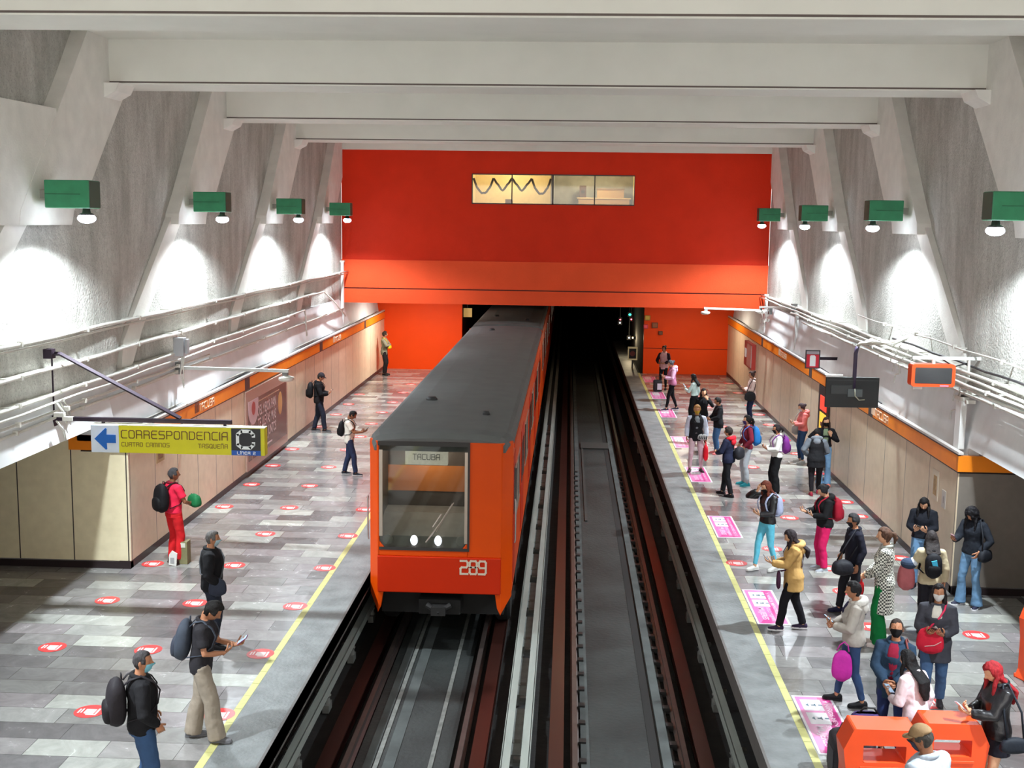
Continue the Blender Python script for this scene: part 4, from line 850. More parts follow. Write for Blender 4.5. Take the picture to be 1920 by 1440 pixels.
for k, (x, ys) in cols.items():
    for i, y in enumerate(ys): sticker(x+0.03*math.sin(i*5), y, f'round red floor sticker, left platform, {nmz[k]}, {ordn(i)} from the photo bottom')
cols = {'track': (3.9, [20.5,21.5]), 'middle': (4.66, [14.47,17.3,19.02,20.33,23.9,25.46,28.97,31.6,34.83,36.14,38.5,41.0,43.4]), 'wall': (6.15, [17.07,21.1,24.18,25.45,28.4,30.84,32.8,35.31,37.2,39.1,42.0,44.5])}
nmz = {'wall': 'wall-side column', 'middle': 'middle column', 'track': 'inner pair'}
for k, (x, ys) in cols.items():
    for i, y in enumerate(ys): sticker(3.1 if (k == 'track' and i == 0) else x, y, f'round red floor sticker, right platform, {nmz[k]}, {ordn(i)} from the photo bottom')
# pink floor posters
M_PK = mat('poster_pink', (222,112,172), 0.3, var=0.10, scale=2.5); M_PKD = mat('poster_magenta', (196,62,134), 0.3); M_PKW = mat('poster_offwhite', (224,216,222), 0.3); M_PKL = mat('poster_lightpink', (238,196,220), 0.3); M_INK = mat('poster_ink', (60,90,110), 0.4)
me_w = MB().box(-0.25,0.25,-0.85,0.85,0,0.002).mesh('sheet', M_PKW); me_p = MB().box(-0.22,0.22,-0.81,0.81,0.002,0.003).mesh('print', M_PK)
md = MB().box(0.06,0.21,-0.80,0.80,0.003,0.0036).prism([(-0.2,-0.8),(0.12,-0.8),(-0.05,-0.45)], 'z', 0.003, 0.0036); me_d = md.mesh('dark_print', M_PKD)
mw = MB().box(-0.17,0.08,0.38,0.72,0.0036,0.0044).box(-0.17,0.08,-0.02,0.32,0.0036,0.0044); me_f = mw.mesh('picture_fields', M_PKW)
mi = MB()
for cy, tall in ((0.55, .8), (0.15, 1.0)):
    for dx in (-0.06, 0.03):
        mi.box(dx-0.1*0, dx+0.05, cy-0.02, cy+0.02, 0.0044, 0.005).prism([(dx-0.03,cy-0.05),(dx-0.07,cy),(dx-0.03,cy+0.05)], 'z', 0.0044, 0.005)
me_i = mi.mesh('pictogram', M_INK)
ml = font_mb('MUJERES', (-0.15,-0.10,0.0038), (0,-1,0), (1,0,0), 0.10, 0.0006, width=0.58).v and None
lt = font_mb('MUJERES', (-0.13,-0.08,0.0040), (0,-1,0), (1,0,0), 0.09, 0.0006, width=0.56, bold=0.02)
l2 = font_mb('SOLO MUJERES', (0.0,-0.06,0.0040), (0,-1,0), (1,0,0), 0.05, 0.0006, width=0.62, bold=0.01); lt.add(l2.v, l2.f)
l3 = font_mb('Y NIÑOS MENORES DE 12', (0.11,0.70,0.0042), (0,-1,0), (1,0,0), 0.055, 0.0006, width=1.4, bold=0.01); lt.add(l3.v, l3.f)
me_l = lt.mesh('lettering', M_PKL)
for i, (y, lab) in enumerate(((13.72,'pink women-only floor poster beside the black luggage and barrier'), (18.12,'pink women-only floor poster by the feet of the camel-coat woman'), (23.05,'pink women-only floor poster lying empty, between cyan trousers and the woman in the vest'), (27.95,'pink women-only floor poster under the feet of the woman in the black vest'), (32.15,'pink women-only floor poster just beyond the woman in the vest'), (37.1,'pink women-only floor poster by the black leggings of the pink hoodie woman'), (41.0,'pink women-only floor poster beside the dark bag near the red wall'), (45.2,'pink women-only floor poster farthest away at the tunnel end'))):
    t = thing('floor_poster', lab, 'floor poster', (3.22, y, 0.002), 0, 'pink floor posters along the right yellow line')
    for nm, me in (('sheet', me_w), ('print', me_p), ('dark_print', me_d), ('picture_fields', me_f), ('pictogram', me_i), ('lettering', me_l)):
        o = bpy.data.objects.new(nm, me); COL.objects.link(o); o.parent = t

# ------------------------------------------------------------------ orange barriers at the bottom right
M_BAR = mat('barrier_orange', (236,80,34), 0.35, var=0.04, scale=3)
def barrier(x, y, w_, lab, rz=0, h=0.98):
    t = thing('plastic_barrier', lab, 'barrier', (x, y, 0), rz)
    # hexagonal head with a hole, body below
    mb = MB(); D = 0.17
    out = [(-w_/2+0.10,h),(w_/2-0.10,h),(w_/2,h-0.22),(w_/2-0.04,h-0.5),(w_/2-0.04,0.12),(w_/2+0.02,0.0),(-w_/2-0.02,0.0),(-w_/2+0.04,0.12),(-w_/2+0.04,h-0.5),(-w_/2,h-0.22)]
    hx, hz0, hz1 = w_*0.26, h-0.35, h-0.17
    hole = [(-hx,hz1),(hx,hz1),(hx,hz0),(-hx,hz0)]
    # front/back faces built as quads round the hole
    def P(p, yy): return (p[0], yy, p[1])
    for yy, fl in ((-D, 0), (D, 1)):
        k = [out[0], out[1], out[2], (w_/2-0.04, hz0), (-w_/2+0.04, hz0), out[9]] 
        vs = [P(p, yy) for p in (out[0], out[1], out[2], out[9], hole[0], hole[1], hole[2], hole[3], out[3], out[8])]
        fs = [(0,1,5,4),(1,2,8,6,5),(0,4,7,9,3),(7,6,8,9)]
        mb.add(vs, [f if fl else f[::-1] for f in fs]); mb.add([P(p, yy) for p in out[3:9]], [(0,1,2,3,4,5)] if fl else [(5,4,3,2,1,0)])
    n = len(out)
    mb.add([P(p,-D) for p in out]+[P(p,D) for p in out], [(i,(i+1)%n,n+(i+1)%n,n+i) for i in range(n)])
    mb.add([P(p,-D) for p in hole]+[P(p,D) for p in hole], [(i,4+i,4+(i+1)%4,(i+1)%4) for i in range(4)])
    b = mb.build('body', M_BAR, t, bevel=0.02)
    MB().box(-w_*0.3, w_*0.3, -D-0.012, -D, h-0.42, h-0.39).build('moulded_rib', M_BAR, t, bevel=0.005)
    MB().box(-w_/2, w_/2, -0.2, 0.2, 0, 0.05).build('foot', M_BAR, t, bevel=0.01)
    return t
barrier(3.28, 11.55, 0.82, 'orange plastic barrier with an oblong hole, beside the pink floor poster')
barrier(4.02, 11.75, 0.74, 'orange plastic barrier with an oblong hole, partly behind the man in the tan cap')
barrier(6.42, 15.4, 0.5, 'orange plastic barrier showing as a sliver at the right edge of the photo', 0.4, 1.05)
# luggage and small floor items
def rbox(mb, x0, x1, y0, y1, z0, z1, r=0.05, n=4, mi=None):
    rings = []
    for t_ in [i/n for i in range(n+1)] + [1-i/n for i in range(n+1)]: pass
    lv = [(z0 + r*(1-math.cos(a)), r*(1-math.sin(a))) for a in [PI/2*i/n for i in range(n+1)]] + [(z1 - r*(1-math.cos(a)), r*(1-math.sin(a))) for a in [PI/2*(n-i)/n for i in range(n+1)]]
    for z, ins in lv:
        rings.append([(px, py, z) for px, py in rrect(x0+ins, x1-ins, y0+ins, y1-ins, max(0.005, r*1.2-ins*0.2), 4)])
    return mb.loft(rings, True, mi)
M_BAG = mat('black_bag_fabric', (34,30,38), 0.6, var=0.15, scale=20, bump=0.2)
t = thing('travel_bag', 'black travel bag standing on the floor left of the first orange barrier', 'bag', (3.12, 12.25, 0))
rbox(MB(), -0.17,0.28,-0.22,0.22,0.03,0.55,0.08).build('body', M_BAG, t, smooth=True); MB().tube([(-0.1,0,0.54),(-0.06,0,0.66),(0.14,0,0.66),(0.18,0,0.54)], 0.014, 6).build('handle', M_BLACK, t, smooth=True)
MB().box(-0.175,-0.17,-0.14,0.14,0.15,0.4).build('side_pocket', mat('bag_grey', (54,50,60), 0.6), t)
t = thing('purple_bag', 'small dark purple bag perched behind the first orange barrier, on the travel bag', 'bag', (3.30, 12.2, 0.57)); rbox(MB(), -0.16,0.16,-0.11,0.11,0,0.24,0.07).build('body', mat('purple_fabric', (62,44,96), 0.6), t, smooth=True); MB().tube([(-0.08,0,0.23),(-0.03,0,0.3),(0.08,0,0.29),(0.14,0,0.2)], 0.012, 6).build('strap', M_BLACK, t, smooth=True)
t = thing('floor_bag', 'dark bag with a white label on the floor by the woman nearest the tunnel', 'bag', (3.28, 42.0, 0)); rbox(MB(), -0.16,0.16,-0.12,0.12,0.0,0.42,0.05).build('body', M_BAG, t, smooth=True); MB().box(-0.02,0.14,-0.125,-0.118,0.08,0.3).build('label_plate', mat('label_pale', (214,206,220), 0.5), t); MB().tube([(-0.08,0,0.44),(-0.05,0,0.55),(0.05,0,0.55),(0.08,0,0.44)], 0.012, 6).build('handle', M_BLACK, t)
t = thing('carton', 'tall olive carton with a white paper standing at the feet of the man in red', 'carton', (-6.62, 19.62, 0)); MB().box(-0.09,0.09,-0.1,0.1,0,0.40).build('box_body', mat('carton_olive', (124,120,84), 0.6, var=0.15), t, bevel=0.005); MB().box(-0.08,0.06,-0.105,-0.1,0.30,0.38).build('top_label', mat('label_pale2', (206,204,190), 0.5), t)
t = thing('paper_bag', 'white paper leaning against the olive carton', 'paper', (-6.76, 19.42, 0)); MB().prism([(-0.06,0.02),(0.07,0.0),(0.09,0.22),(0.0,0.27),(-0.05,0.2)], 'y', -0.02, 0.01).build('sheet', mat('paper_white', (216,214,208), 0.7), t); MB().box(-0.03,0.04,-0.024,-0.02,0.05,0.15).build('print', mat('paper_print', (160,160,160), 0.7), t)
# ------------------------------------------------------------------ people
SKIN = {'l': mat('skin_light', (206,156,124), 0.5, spec=0.3), 'm': mat('skin_tan', (176,122,92), 0.5, spec=0.3), 'd': mat('skin_brown', (140,92,66), 0.5, spec=0.3)}
M_EYEW = mat('eye_white', (225,222,215), 0.3); M_IRIS = mat('eye_dark', (36,24,18), 0.2); M_LIP = mat('lip', (150,84,76), 0.45)
def hairm(c): return mat('hair_%d_%d_%d' % c, c, 0.62, var=0.35, scale=60, bump=0.4, stretch=(1,1,0.12), spec=0.25)
def cloth(c, r=0.85, kind='cloth', bump=0.25):
    return mat('%s_%d_%d_%d' % ((kind,)+tuple(c)), c, r, var=0.10, scale=10, bump=bump, bscale=14, spec=0.5 if r < 0.5 else 0.22)
def voxel(mb, name, m, vox=0.013, sm=3, wr=0.0, wsc=0.12):
    me = mb.mesh(name, m); o = bpy.data.objects.new('tmp', me); COL.objects.link(o)
    r = o.modifiers.new('r', 'REMESH'); r.mode = 'VOXEL'; r.voxel_size = vox; r.use_smooth_shade = True
    s = o.modifiers.new('s', 'SMOOTH'); s.factor = 0.5; s.iterations = sm
    if wr:
        tx = bpy.data.textures.get('wr_%g' % wsc) or bpy.data.textures.new('wr_%g' % wsc, 'CLOUDS'); tx.noise_scale = wsc; tx.noise_depth = 2
        d = o.modifiers.new('d', 'DISPLACE'); d.texture = tx; d.strength = wr; d.mid_level = 0.5; d.texture_coords = 'GLOBAL'
    dg = bpy.context.evaluated_depsgraph_get(); out = bpy.data.meshes.new_from_object(o.evaluated_get(dg)); out.name = name
    bpy.data.objects.remove(o); bpy.data.meshes.remove(me)
    out.materials.clear(); out.materials.append(m)
    out.polygons.foreach_set('use_smooth', [True]*len(out.polygons))
    return out
def put(me, name, parent, loc=None):
    o = bpy.data.objects.new(name, me); COL.objects.link(o); o.parent = parent
    return o
def ring(c, R, rx, ry, n=14, up=None):
    """ellipse in the plane of axes (R, F)"""
    c = Vector(c); Rv = Vector(R[0]); Fv = Vector(R[1])
    return [c + Rv*(rx*math.cos(2*PI*j/n)) + Fv*(ry*math.sin(2*PI*j/n)) for j in range(n)]
def g(x, s): return math.exp(-(x/s)**2)
def head_pt(az, el, off=0.0, face=True):
    a, b, c = 0.0745, 0.095, 0.114
    A, E = math.radians(az), math.radians(el); dx, dy, dz = math.sin(A)*math.cos(E), math.cos(A)*math.cos(E), math.sin(E)
    x, y, z = a*dx, b*dy, c*dz
    if z < 0:
        t = -z/c; x *= (1-0.30*t**1.5)
        if dy < 0: y *= (1-0.5*t)
    if dy > 0: y *= 0.94
    if face:
        n = 0.024*g(az, 9)*g(el+7, 8) + 0.010*g(az, 7)*g(el-3, 11)
        n += -0.008*g(abs(az)-23, 11)*g(el-6, 7) + 0.005*g(abs(az)-20, 18)*g(el-18, 6)
        n += 0.006*g(az, 16)*g(el+33, 6) + 0.009*g(az, 20)*g(el+56, 12) + 0.004*g(abs(az)-42, 15)*g(el+10, 14)
        y += n*max(0.2, dy)
    p = Vector((x, y, z)); 
    if off: p += Vector((dx, dy, dz))*off
    return p
AZS = [180*(abs(u)**1.5)*(1 if u > 0 else -1) for u in [-1+2*i/36 for i in range(36)]]
ELS = [-88, -78, -68, -60, -53, -46, -40, -35, -30, -24, -18, -12, -7, -2, 3, 8, 13, 18, 24, 32, 42, 54, 66, 78, 88]
def head_mb(mb, M, offf=None, face=True):
    k0 = len(mb.v); n = len(AZS)
    for el in ELS:
        for az in AZS:
            o = offf(az, el) if offf else 0.0
            mb.v.append(tuple(M @ head_pt(az, el, o, face)))
    for i in range(len(ELS)-1):
        for j in range(n):
            mb.f.append((k0+i*n+j, k0+(i+1)*n+j, k0+(i+1)*n+(j+1) % n, k0+i*n+(j+1) % n))
            em, am = (ELS[i]+ELS[i+1])/2, AZS[j]
            mb.m.append(3 if (not offf and abs(am) < 17 and -38 < em < -28) else 0)
    mb.f.append(tuple(k0+j for j in range(n))); mb.m.append(0)
    mb.f.append(tuple(k0+(len(ELS)-1)*n+j for j in range(n))[::-1]); mb.m.append(0)
def ik(S, T, l1, l2, hint):
    S, T = Vector(S), Vector(T); d = T-S; L = d.length
    if L > (l1+l2)*0.995: T = S + d*((l1+l2)*0.995/L); d = T-S; L = d.length
    a = (l1*l1 - l2*l2 + L*L)/(2*L); h = math.sqrt(max(0, l1*l1-a*a)); u = d/L
    v = Vector(hint); v = v - u*v.dot(u); v.normalize()
    return S + u*a + v*h, T
def hand(mb, W, d, n, side, curl=0.5, s=1.0):
    """palm and five fingers; d = direction of the fingers, n = palm normal"""
    d = Vector(d).normalized(); n = Vector(n); n = (n - d*n.dot(d)).normalized(); r = d.cross(n)*side   # r points to the thumb side
    W = Vector(W)
    def P(a, b, c): return W + d*a*s + r*b*s + n*c*s
    rings = []
    for a, hw, ht in ((-0.03,0.024,0.020),(0.0,0.026,0.018),(0.03,0.036,0.016),(0.07,0.040,0.014),(0.092,0.038,0.012)):
        c = P(a, 0, 0); rings.append([c + r*(hw*s*math.cos(2*PI*j/8)) + n*(ht*s*math.sin(2*PI*j/8)) for j in range(8)])
    mb.loft(rings, True, 0)
    for i, (b, L) in enumerate(((0.028,0.070),(0.0095,0.078),(-0.0095,0.073),(-0.028,0.058))):
        p = P(0.086, b, 0); ang = 0.18+curl*0.35; pts = [p]; q = p.copy(); dir0 = d + r*(b*2.0)
        for k in range(3):
            v = dir0.normalized()*math.cos(ang) + n*math.sin(ang); q = q + v*(L*(0.42,0.32,0.26)[k])*s; pts.append(q.copy()); ang += curl*(0.75+0.08*i)
        mb.tube(pts, [0.0088*s,0.0084*s,0.0078*s,0.006*s], 6)
    pts = [P(0.018,0.024,0.004), P(0.045,0.052,0.014), P(0.070,0.060,0.030+0.012*curl), P(0.090,0.052,0.045+0.015*curl)]
    mb.tube(pts, [0.013*s,0.0115*s,0.010*s,0.0075*s], 6)
ARMS = {  # wrist target, elbow hint, finger direction, palm normal, curl (right side; x mirrored for left)
 'down': ((0.235,0.03,0.885), (0.3,-1,0), (0,0.1,-1), (-1,0.1,0), 0.45),
 'relax': ((0.225,0.10,0.90), (0.3,-1,0), (0,0.3,-1), (-1,0.1,0), 0.5),
 'phone': ((0.085,0.27,1.10), (0.7,-0.5,-1), (-0.35,0.7,0.45), (-0.3,-0.5,0.8), 0.7),
 'phone_hi': ((0.085,0.29,1.20), (0.7,-0.4,-1), (-0.35,0.6,0.6), (-0.3,-0.6,0.7), 0.7),
 'phone_out': ((0.10,0.36,1.14), (0.6,-0.6,-1), (-0.15,0.9,0.35), (-0.4,-0.4,0.8), 0.7),
 'pocket': ((0.20,0.13,0.97), (1,-0.8,0), (-0.3,0.4,-1), (-1,0,0), 0.6),
 'fold': ((-0.05,0.19,1.16), (1,0.3,-0.6), (-1,0.1,0.1), (0,-1,0), 0.4),
 'clasp': ((0.05,0.24,0.99), (1,-0.4,-0.3), (-0.6,0.6,-0.2), (-0.5,-0.6,0), 0.9),
 'head': ((0.10,0.17,1.50), (1,0.4,-0.6), (-0.3,-0.2,1), (-0.2,-1,0), 0.5),
 'mouth': ((0.09,0.19,1.40), (0.8,0.2,-1), (-0.5,-0.1,0.8), (0,-1,0), 0.9),
 'bag': ((0.255,0.06,0.90), (0.3,-1,0), (0,0.1,-1), (-1,0,0), 1.2),
 'hold': ((0.12,0.26,1.05), (0.9,-0.5,-0.6), (-0.6,0.6,0), (-0.3,-0.6,0.5), 0.8),
 'hip': ((0.20,0.08,1.04), (1,-0.3,0), (-0.8,0.4,-0.4), (-0.6,-0.6,0), 0.6),
 'strap': ((0.11,0.16,1.28), (0.7,0,-1), (-0.4,0,1), (-0.1,-1,0), 1.1),
 'knee': ((0.16,0.40,0.86), (0.8,-0.4,0), (-0.2,0.8,-0.4), (0,-0.2,-1), 0.5),
}
FEET = {'stand': ((-0.10,0.0,-12),(0.10,0.02,12)), 'step': ((-0.09,-0.15,-8),(0.09,0.17,6)), 'apart': ((-0.15,0.0,-14),(0.14,0.03,16)), 'close': ((-0.07,0.0,-6),(0.07,0.04,8)),
        'walk': ((-0.08,0.20,0),(0.08,-0.20,0)), 'cross': ((-0.05,0.06,0),(0.07,-0.04,20))}
PLOG = []
def person(label, x, y, ang, h=1.62, sex='f', build=1.0, skin='m', lean=0, head=(5,0), R='down', L='down', feet='stand', top=None, inner=None, vest=None, bottom=None, shoes=(40,40,44), sole=None, hair=None, mask=None, cap=None, scarf=None, z=0.0):
    s = h/1.70
    root = thing('person', label, 'person', (x, y, z), -math.radians(ang))
    ca, sa = math.cos, math.sin
    wf = build*(0.93 if sex == 'f' else 1.0)
    shx = 0.165*(0.94 if sex == 'f' else 1.06)*(0.5+0.5*build)
    def B(p):
        p = Vector(p); t = max(0.0, min(1.0, (p.z-0.90)/0.30)); a = math.radians(lean)*t
        if a == 0: return p
        dz = p.z-0.95
        return Vector((p.x, p.y*ca(a)+dz*sa(a), 0.95+dz*ca(a)-p.y*sa(a)))
    # torso sections: z, half width, half depth, y offset
    if sex == 'f':
        T = [(.84,.150,.105,-.012),(.92,.168,.118,-.015),(1.0,.150,.105,-.006),(1.09,.122,.092,.0),(1.18,.130,.100,.008),(1.26,.146,.118,.016),(1.33,.150,.104,.006),(1.39,.140,.080,-.006),(1.425,.095,.062,-.012),(1.445,.062,.054,-.014)]
    else:
        T = [(.84,.150,.105,-.008),(.92,.162,.112,-.008),(1.0,.156,.108,.0),(1.09,.150,.106,.004),(1.18,.158,.112,.006),(1.27,.172,.120,.008),(1.34,.178,.112,.002),(1.40,.165,.086,-.008),(1.435,.105,.066,-.012),(1.455,.068,.058,-.014)]
    def sec(zz):
        for p, q in zip(T[:-1], T[1:]):
            if zz <= q[0]:
                t = max(0, (zz-p[0])/(q[0]-p[0])); return [p[i]+(q[i]-p[i])*t for i in range(4)]
        return list(T[-1])
    AX = ((1,0,0),(0,1,0))
    def torso(mb, z0, z1, th, flare=0.0, step=0.045, wide=1.0):
        n = max(2, int(round((z1-z0)/step))); rings = []
        for i in range(n+1):
            zz = z0+(z1-z0)*i/n; t = sec(max(zz, .84)); low = max(0.0, (1.0-zz)); 
            belly = (build-1.0)*0.10*g(zz-1.08, 0.16) if build > 1 else 0
            rx = t[1]*wf*wide + th + flare*low; ry = t[2]*wf*wide + th*0.9 + flare*low*0.8 + belly*0.5
            c = B((0, t[3]+belly*0.5, zz)); rings.append(ring(c, AX, rx, ry, 18))
        mb.loft(rings)
    # joints
    fd = FEET[feet] if isinstance(feet, str) else feet
    hips = [Vector((-0.085*wf,0,0.89)), Vector((0.085*wf,0,0.89))]
    legs = []
    for i in (0, 1):
        fx_, fy_, fa = fd[i][:3]; fz = fd[i][3] if len(fd[i]) > 3 else 0.0
        ank = Vector((fx_, fy_, 0.085+fz)); K, A_ = ik(hips[i], ank, 0.415, 0.40, (math.sin(math.radians(fa))*0.5, 1, 0.05)); legs.append((hips[i], K, A_, fa))
    arms = []
    for i, key in ((0, L), (1, R)):
        sd = -1 if i == 0 else 1
        wt, eh, fdv, pn, curl = ARMS[key] if isinstance(key, str) else key
        f3 = lambda v: Vector((v[0]*sd, v[1], v[2]))
        S = B((sd*shx, -0.01, 1.375)); tgt = f3(wt)
        if lean and wt[2] > 1.0: tgt = B(tgt)
        E_, W_ = ik(S, tgt, 0.275, 0.245, f3(eh)); arms.append((S, E_, W_, f3(fdv), f3(pn), curl, sd))
    neck = B((0, 0.0, 1.475))
    HM = Matrix.Translation(neck) @ Matrix.Rotation(math.radians(head[1]), 4, 'Z') @ Matrix.Rotation(-math.radians(head[0]), 4, 'X') @ Matrix.Translation((0, 0.018, 0.112))
    # ---- body: one continuous surface
    mb = MB(); torso(mb, .84, 1.445, -0.006)
    mb.tube([B((0,-0.014,1.38)), B((0,-0.008,1.45)), neck+Vector((0,0.006,0.04)), HM @ Vector((0,-0.02,-0.02))], [0.062*wf,0.050*wf,0.050*wf,0.055*wf], 12)
    for H_, K, A_, fa in legs:
        mb.tube([H_+Vector((0,0,0.03)), H_*0.6+K*0.4, K, K*0.65+A_*0.35+Vector((0,-0.01,0)), A_+Vector((0,0,0.02)), A_+Vector((0,0,-0.03))], [0.080*wf,0.070*wf,0.052*wf,0.050*wf,0.034,0.036], 12)
    for S, E_, W_, dv, pn, curl, sd in arms:
        mb.tube([S*0.8+B((0,0,1.37))*0.2, S, S*0.5+E_*0.5, E_, E_*0.55+W_*0.45, W_], [0.050,0.050*wf,0.043*wf,0.036*wf,0.036*wf,0.024], 10)
    me = voxel(mb, 'body', SKIN[skin], 0.014, 2)
    hb = MB(); head_mb(hb, HM)
    for az in (-23, 23):
        c = head_pt(az, 6.5, -0.004); hb.ell(HM @ c, (0.0125,0.0125,0.0085), 10, 6, R=HM.to_3x3(), mi=1); hb.ell(HM @ (c+Vector((0,0.0085,0))), (0.0058,0.0058,0.0058), 8, 6, R=HM.to_3x3(), mi=2)
    for sd in (-1, 1):
        Rr = HM.to_3x3() @ Matrix.Rotation(sd*0.35, 3, 'Z'); hb.ell(HM @ Vector((sd*0.074,-0.008,-0.005)), (0.009,0.020,0.032), 10, 8, R=Rr, mi=0)
    hb.cur = 0
    for S, E_, W_, dv, pn, curl, sd in arms: hand(hb, W_, dv, pn, sd, curl)
    bm = bmesh.new(); bm.from_mesh(me); k = len(bm.verts)
    nv = [bm.verts.new(v) for v in hb.v]
    for f_, mi_ in zip(hb.f, hb.m):
        try: fc = bm.faces.new([nv[i] for i in f_]); fc.material_index = mi_; fc.smooth = True
        except ValueError: pass
    bmesh.ops.scale(bm, vec=(s,s,s), verts=bm.verts); bm.to_mesh(me); bm.free()
    me.materials.clear()
    for m_ in (SKIN[skin], M_EYEW, M_IRIS, M_LIP): me.materials.append(m_)
    put(me, 'body', root)
    def fin(mb, name, m, vox=0.013, sm=3, wr=0.012, wsc=0.11, parent=root):
        me = voxel(mb, name, m, vox, sm, wr, wsc); me.transform(Matrix.Scale(s, 4)); return put(me, name, parent)
    def raw(mb, name, m, smooth=True, parent=root):
        mb.xf(Matrix.Scale(s, 4)); return mb.build(name, m, parent, smooth=smooth)
    # ---- trousers / skirt
    bt = dict(kind='straight', col=(40,46,66)); bt.update(bottom or {})
    kd = bt['kind']; mb = MB()
    if kd in ('slim','straight','wide','shorts','flare'):
        torso(mb, .84, 1.03, 0.012)
        for H_, K, A_, fa in legs:
            r = {'slim': (.094,.080,.060,.054,.042), 'straight': (.098,.088,.074,.068,.062), 'wide': (.104,.100,.094,.098,.105), 'flare': (.096,.082,.064,.072,.098), 'shorts': (.098,.092,.085,.06,.05)}[kd]
            r = [v*((0.45+0.55*wf) if wf < 1 else wf) for v in r]
            mid = H_*0.55+K*0.45; cf = K*0.6+A_*0.4+Vector((0,-0.012,0)); end = A_+Vector((0,0,0.0 if kd != 'slim' else 0.02))
            if kd in ('wide','flare'): end = A_+Vector((0,0.01,-0.04))
            if kd == 'shorts': mb.tube([H_+Vector((0,0,0.03)), H_*0.75+K*0.25, mid], [r[0],r[0],r[1]], 14)
            else: mb.tube([H_+Vector((0,0,0.03)), mid, K, cf, end], r, 14)
        fin(mb, 'shorts' if kd == 'shorts' else 'trousers', cloth(bt['col'], 0.9, 'trouser'), wr=0.016, wsc=0.09)
    else:
        z1 = {'skirt': .60, 'miniskirt': .66}[kd]; rr = []
        for i in range(9):
            zz = 1.03+(z1-1.03)*i/8; t = sec(max(zz, .86)); rr.append(ring((0,t[3],zz), AX, t[1]*wf+0.014+0.02*i/8, t[2]*wf+0.016+0.02*i/8, 18))
        mb.loft(rr[::-1]); fin(mb, 'skirt', cloth(bt['col'], 0.8, 'trouser'), wr=0.008)
    # ---- shoes
    for H_, K, A_, fa in legs:
        Rf = Matrix.Translation((A_.x, A_.y, A_.z-0.085)) @ Matrix.Rotation(-math.radians(fa), 4, 'Z')
        mb = MB(); rings = []
        for yy, hw, hh in ((-0.075,0.022,0.05),(-0.06,0.034,0.075),(-0.02,0.038,0.088),(0.03,0.038,0.078),(0.08,0.044,0.055),(0.13,0.043,0.042),(0.165,0.030,0.034),(0.178,0.014,0.026)):
            rings.append([Rf @ Vector((hw*math.cos(a), yy, max(0.012, 0.012+hh*max(0, math.sin(a))**0.8))) for a in [2*PI*j/12 for j in range(12)]])
        mb.loft(rings); o = raw(mb, 'shoe', cloth(shoes, 0.6, 'shoe', 0.05))
        mb = MB(); out = [(-0.03,-0.078),(0.03,-0.078),(0.04,-0.03),(0.038,0.04),(0.047,0.10),(0.036,0.165),(0.0,0.188),(-0.036,0.165),(-0.047,0.10),(-0.038,0.04),(-0.04,-0.03)]
        mb.prism(out, 'z', 0.0, 0.022); mb.xf(Rf); raw(mb, 'sole', cloth(sole or shoes, 0.6, 'sole', 0), False, parent=o)
    # ---- top
    tp = dict(name='jacket', col=(30,30,34), sleeve='long', hem=0.86, th=0.022, flare=0.0, collar=True); tp.update(top or {})
    m_ = tp.get('mat') or cloth(tp['col'], tp.get('rough', 0.85)); sl_col = tp.get('sleeve_col')
    mb = MB(); torso(mb, tp['hem'], 1.445 if tp.get('neck', True) else 1.41, tp['th'], tp['flare'], wide=tp.get('wide', 1.0))
    sb = MB() if (sl_col or vest) else mb
    if tp['sleeve']:
        k = tp['th']
        for S, E_, W_, dv, pn, curl, sd in arms:
            a0 = S*0.72+B((0,-0.01,1.37))*0.28
            if tp['sleeve'] == 'short': sb.tube([a0, S, S*0.55+E_*0.45, S*0.30+E_*0.70], [0.058+k*0.6,0.058*wf+k*0.9,0.054*wf+k*0.9,0.053*wf+k*0.9], 12)
            else: sb.tube([a0, S, S*0.5+E_*0.5, E_, E_*0.5+W_*0.5, W_*0.94+E_*0.06], [0.055+k*0.5,0.054*wf+k*0.8,0.050*wf+k*0.8,0.045*wf+k*0.8,0.042*wf+k*0.7,0.034+k*0.45], 12)
    o_top = fin(mb, tp['name'], m_, wr=tp.get('wr', 0.018), wsc=0.10)
    if sl_col: fin(sb, 'sleeves', cloth(sl_col), wr=0.014, wsc=0.08)
    if tp['collar']:
        c = MB(); c.tube([B((0.085*math.cos(a)*1.0, -0.008+0.078*math.sin(a), 1.440-0.018*math.sin(a))) for a in [math.radians(60-i*300/12) for i in range(13)]], 0.018+tp['th']*0.3, 8)
        raw(c, 'collar', cloth(tp.get('collar_col', tp['col']), 0.85))
    if tp.get('hood'):
        hc = tp.get('hood_col', tp['col']); c = MB()
        c.tube([B((0.115*math.cos(a), -0.035+0.085*math.sin(a), 1.44+0.02*math.sin(a)*-1)) for a in [math.radians(35-i*250/14) for i in range(15)]], [0.022]+[0.034+0.022*math.sin(PI*i/14) for i in range(1, 14)]+[0.022], 10)
        c.ell(B((0,-0.125,1.36)), (0.10,0.055,0.085), 12, 8); fin(c, 'hood', cloth(hc), 0.012, 3, 0.012)
    if inner:
        c = MB(); rr = []
        for zz, w_ in ((1.0,.05),(1.1,.055),(1.2,.062),(1.3,.068),(1.38,.062),(1.43,.045)):
            t = sec(zz); yy = t[3]+t[2]*wf+tp['th']*0.9
            rr.append([B((w_*math.cos(a), yy-0.012+0.02*math.sin(a), zz)) for a in [2*PI*j/12 for j in range(12)]])
        c.loft(rr); raw(c, 'inner_shirt', cloth(inner))
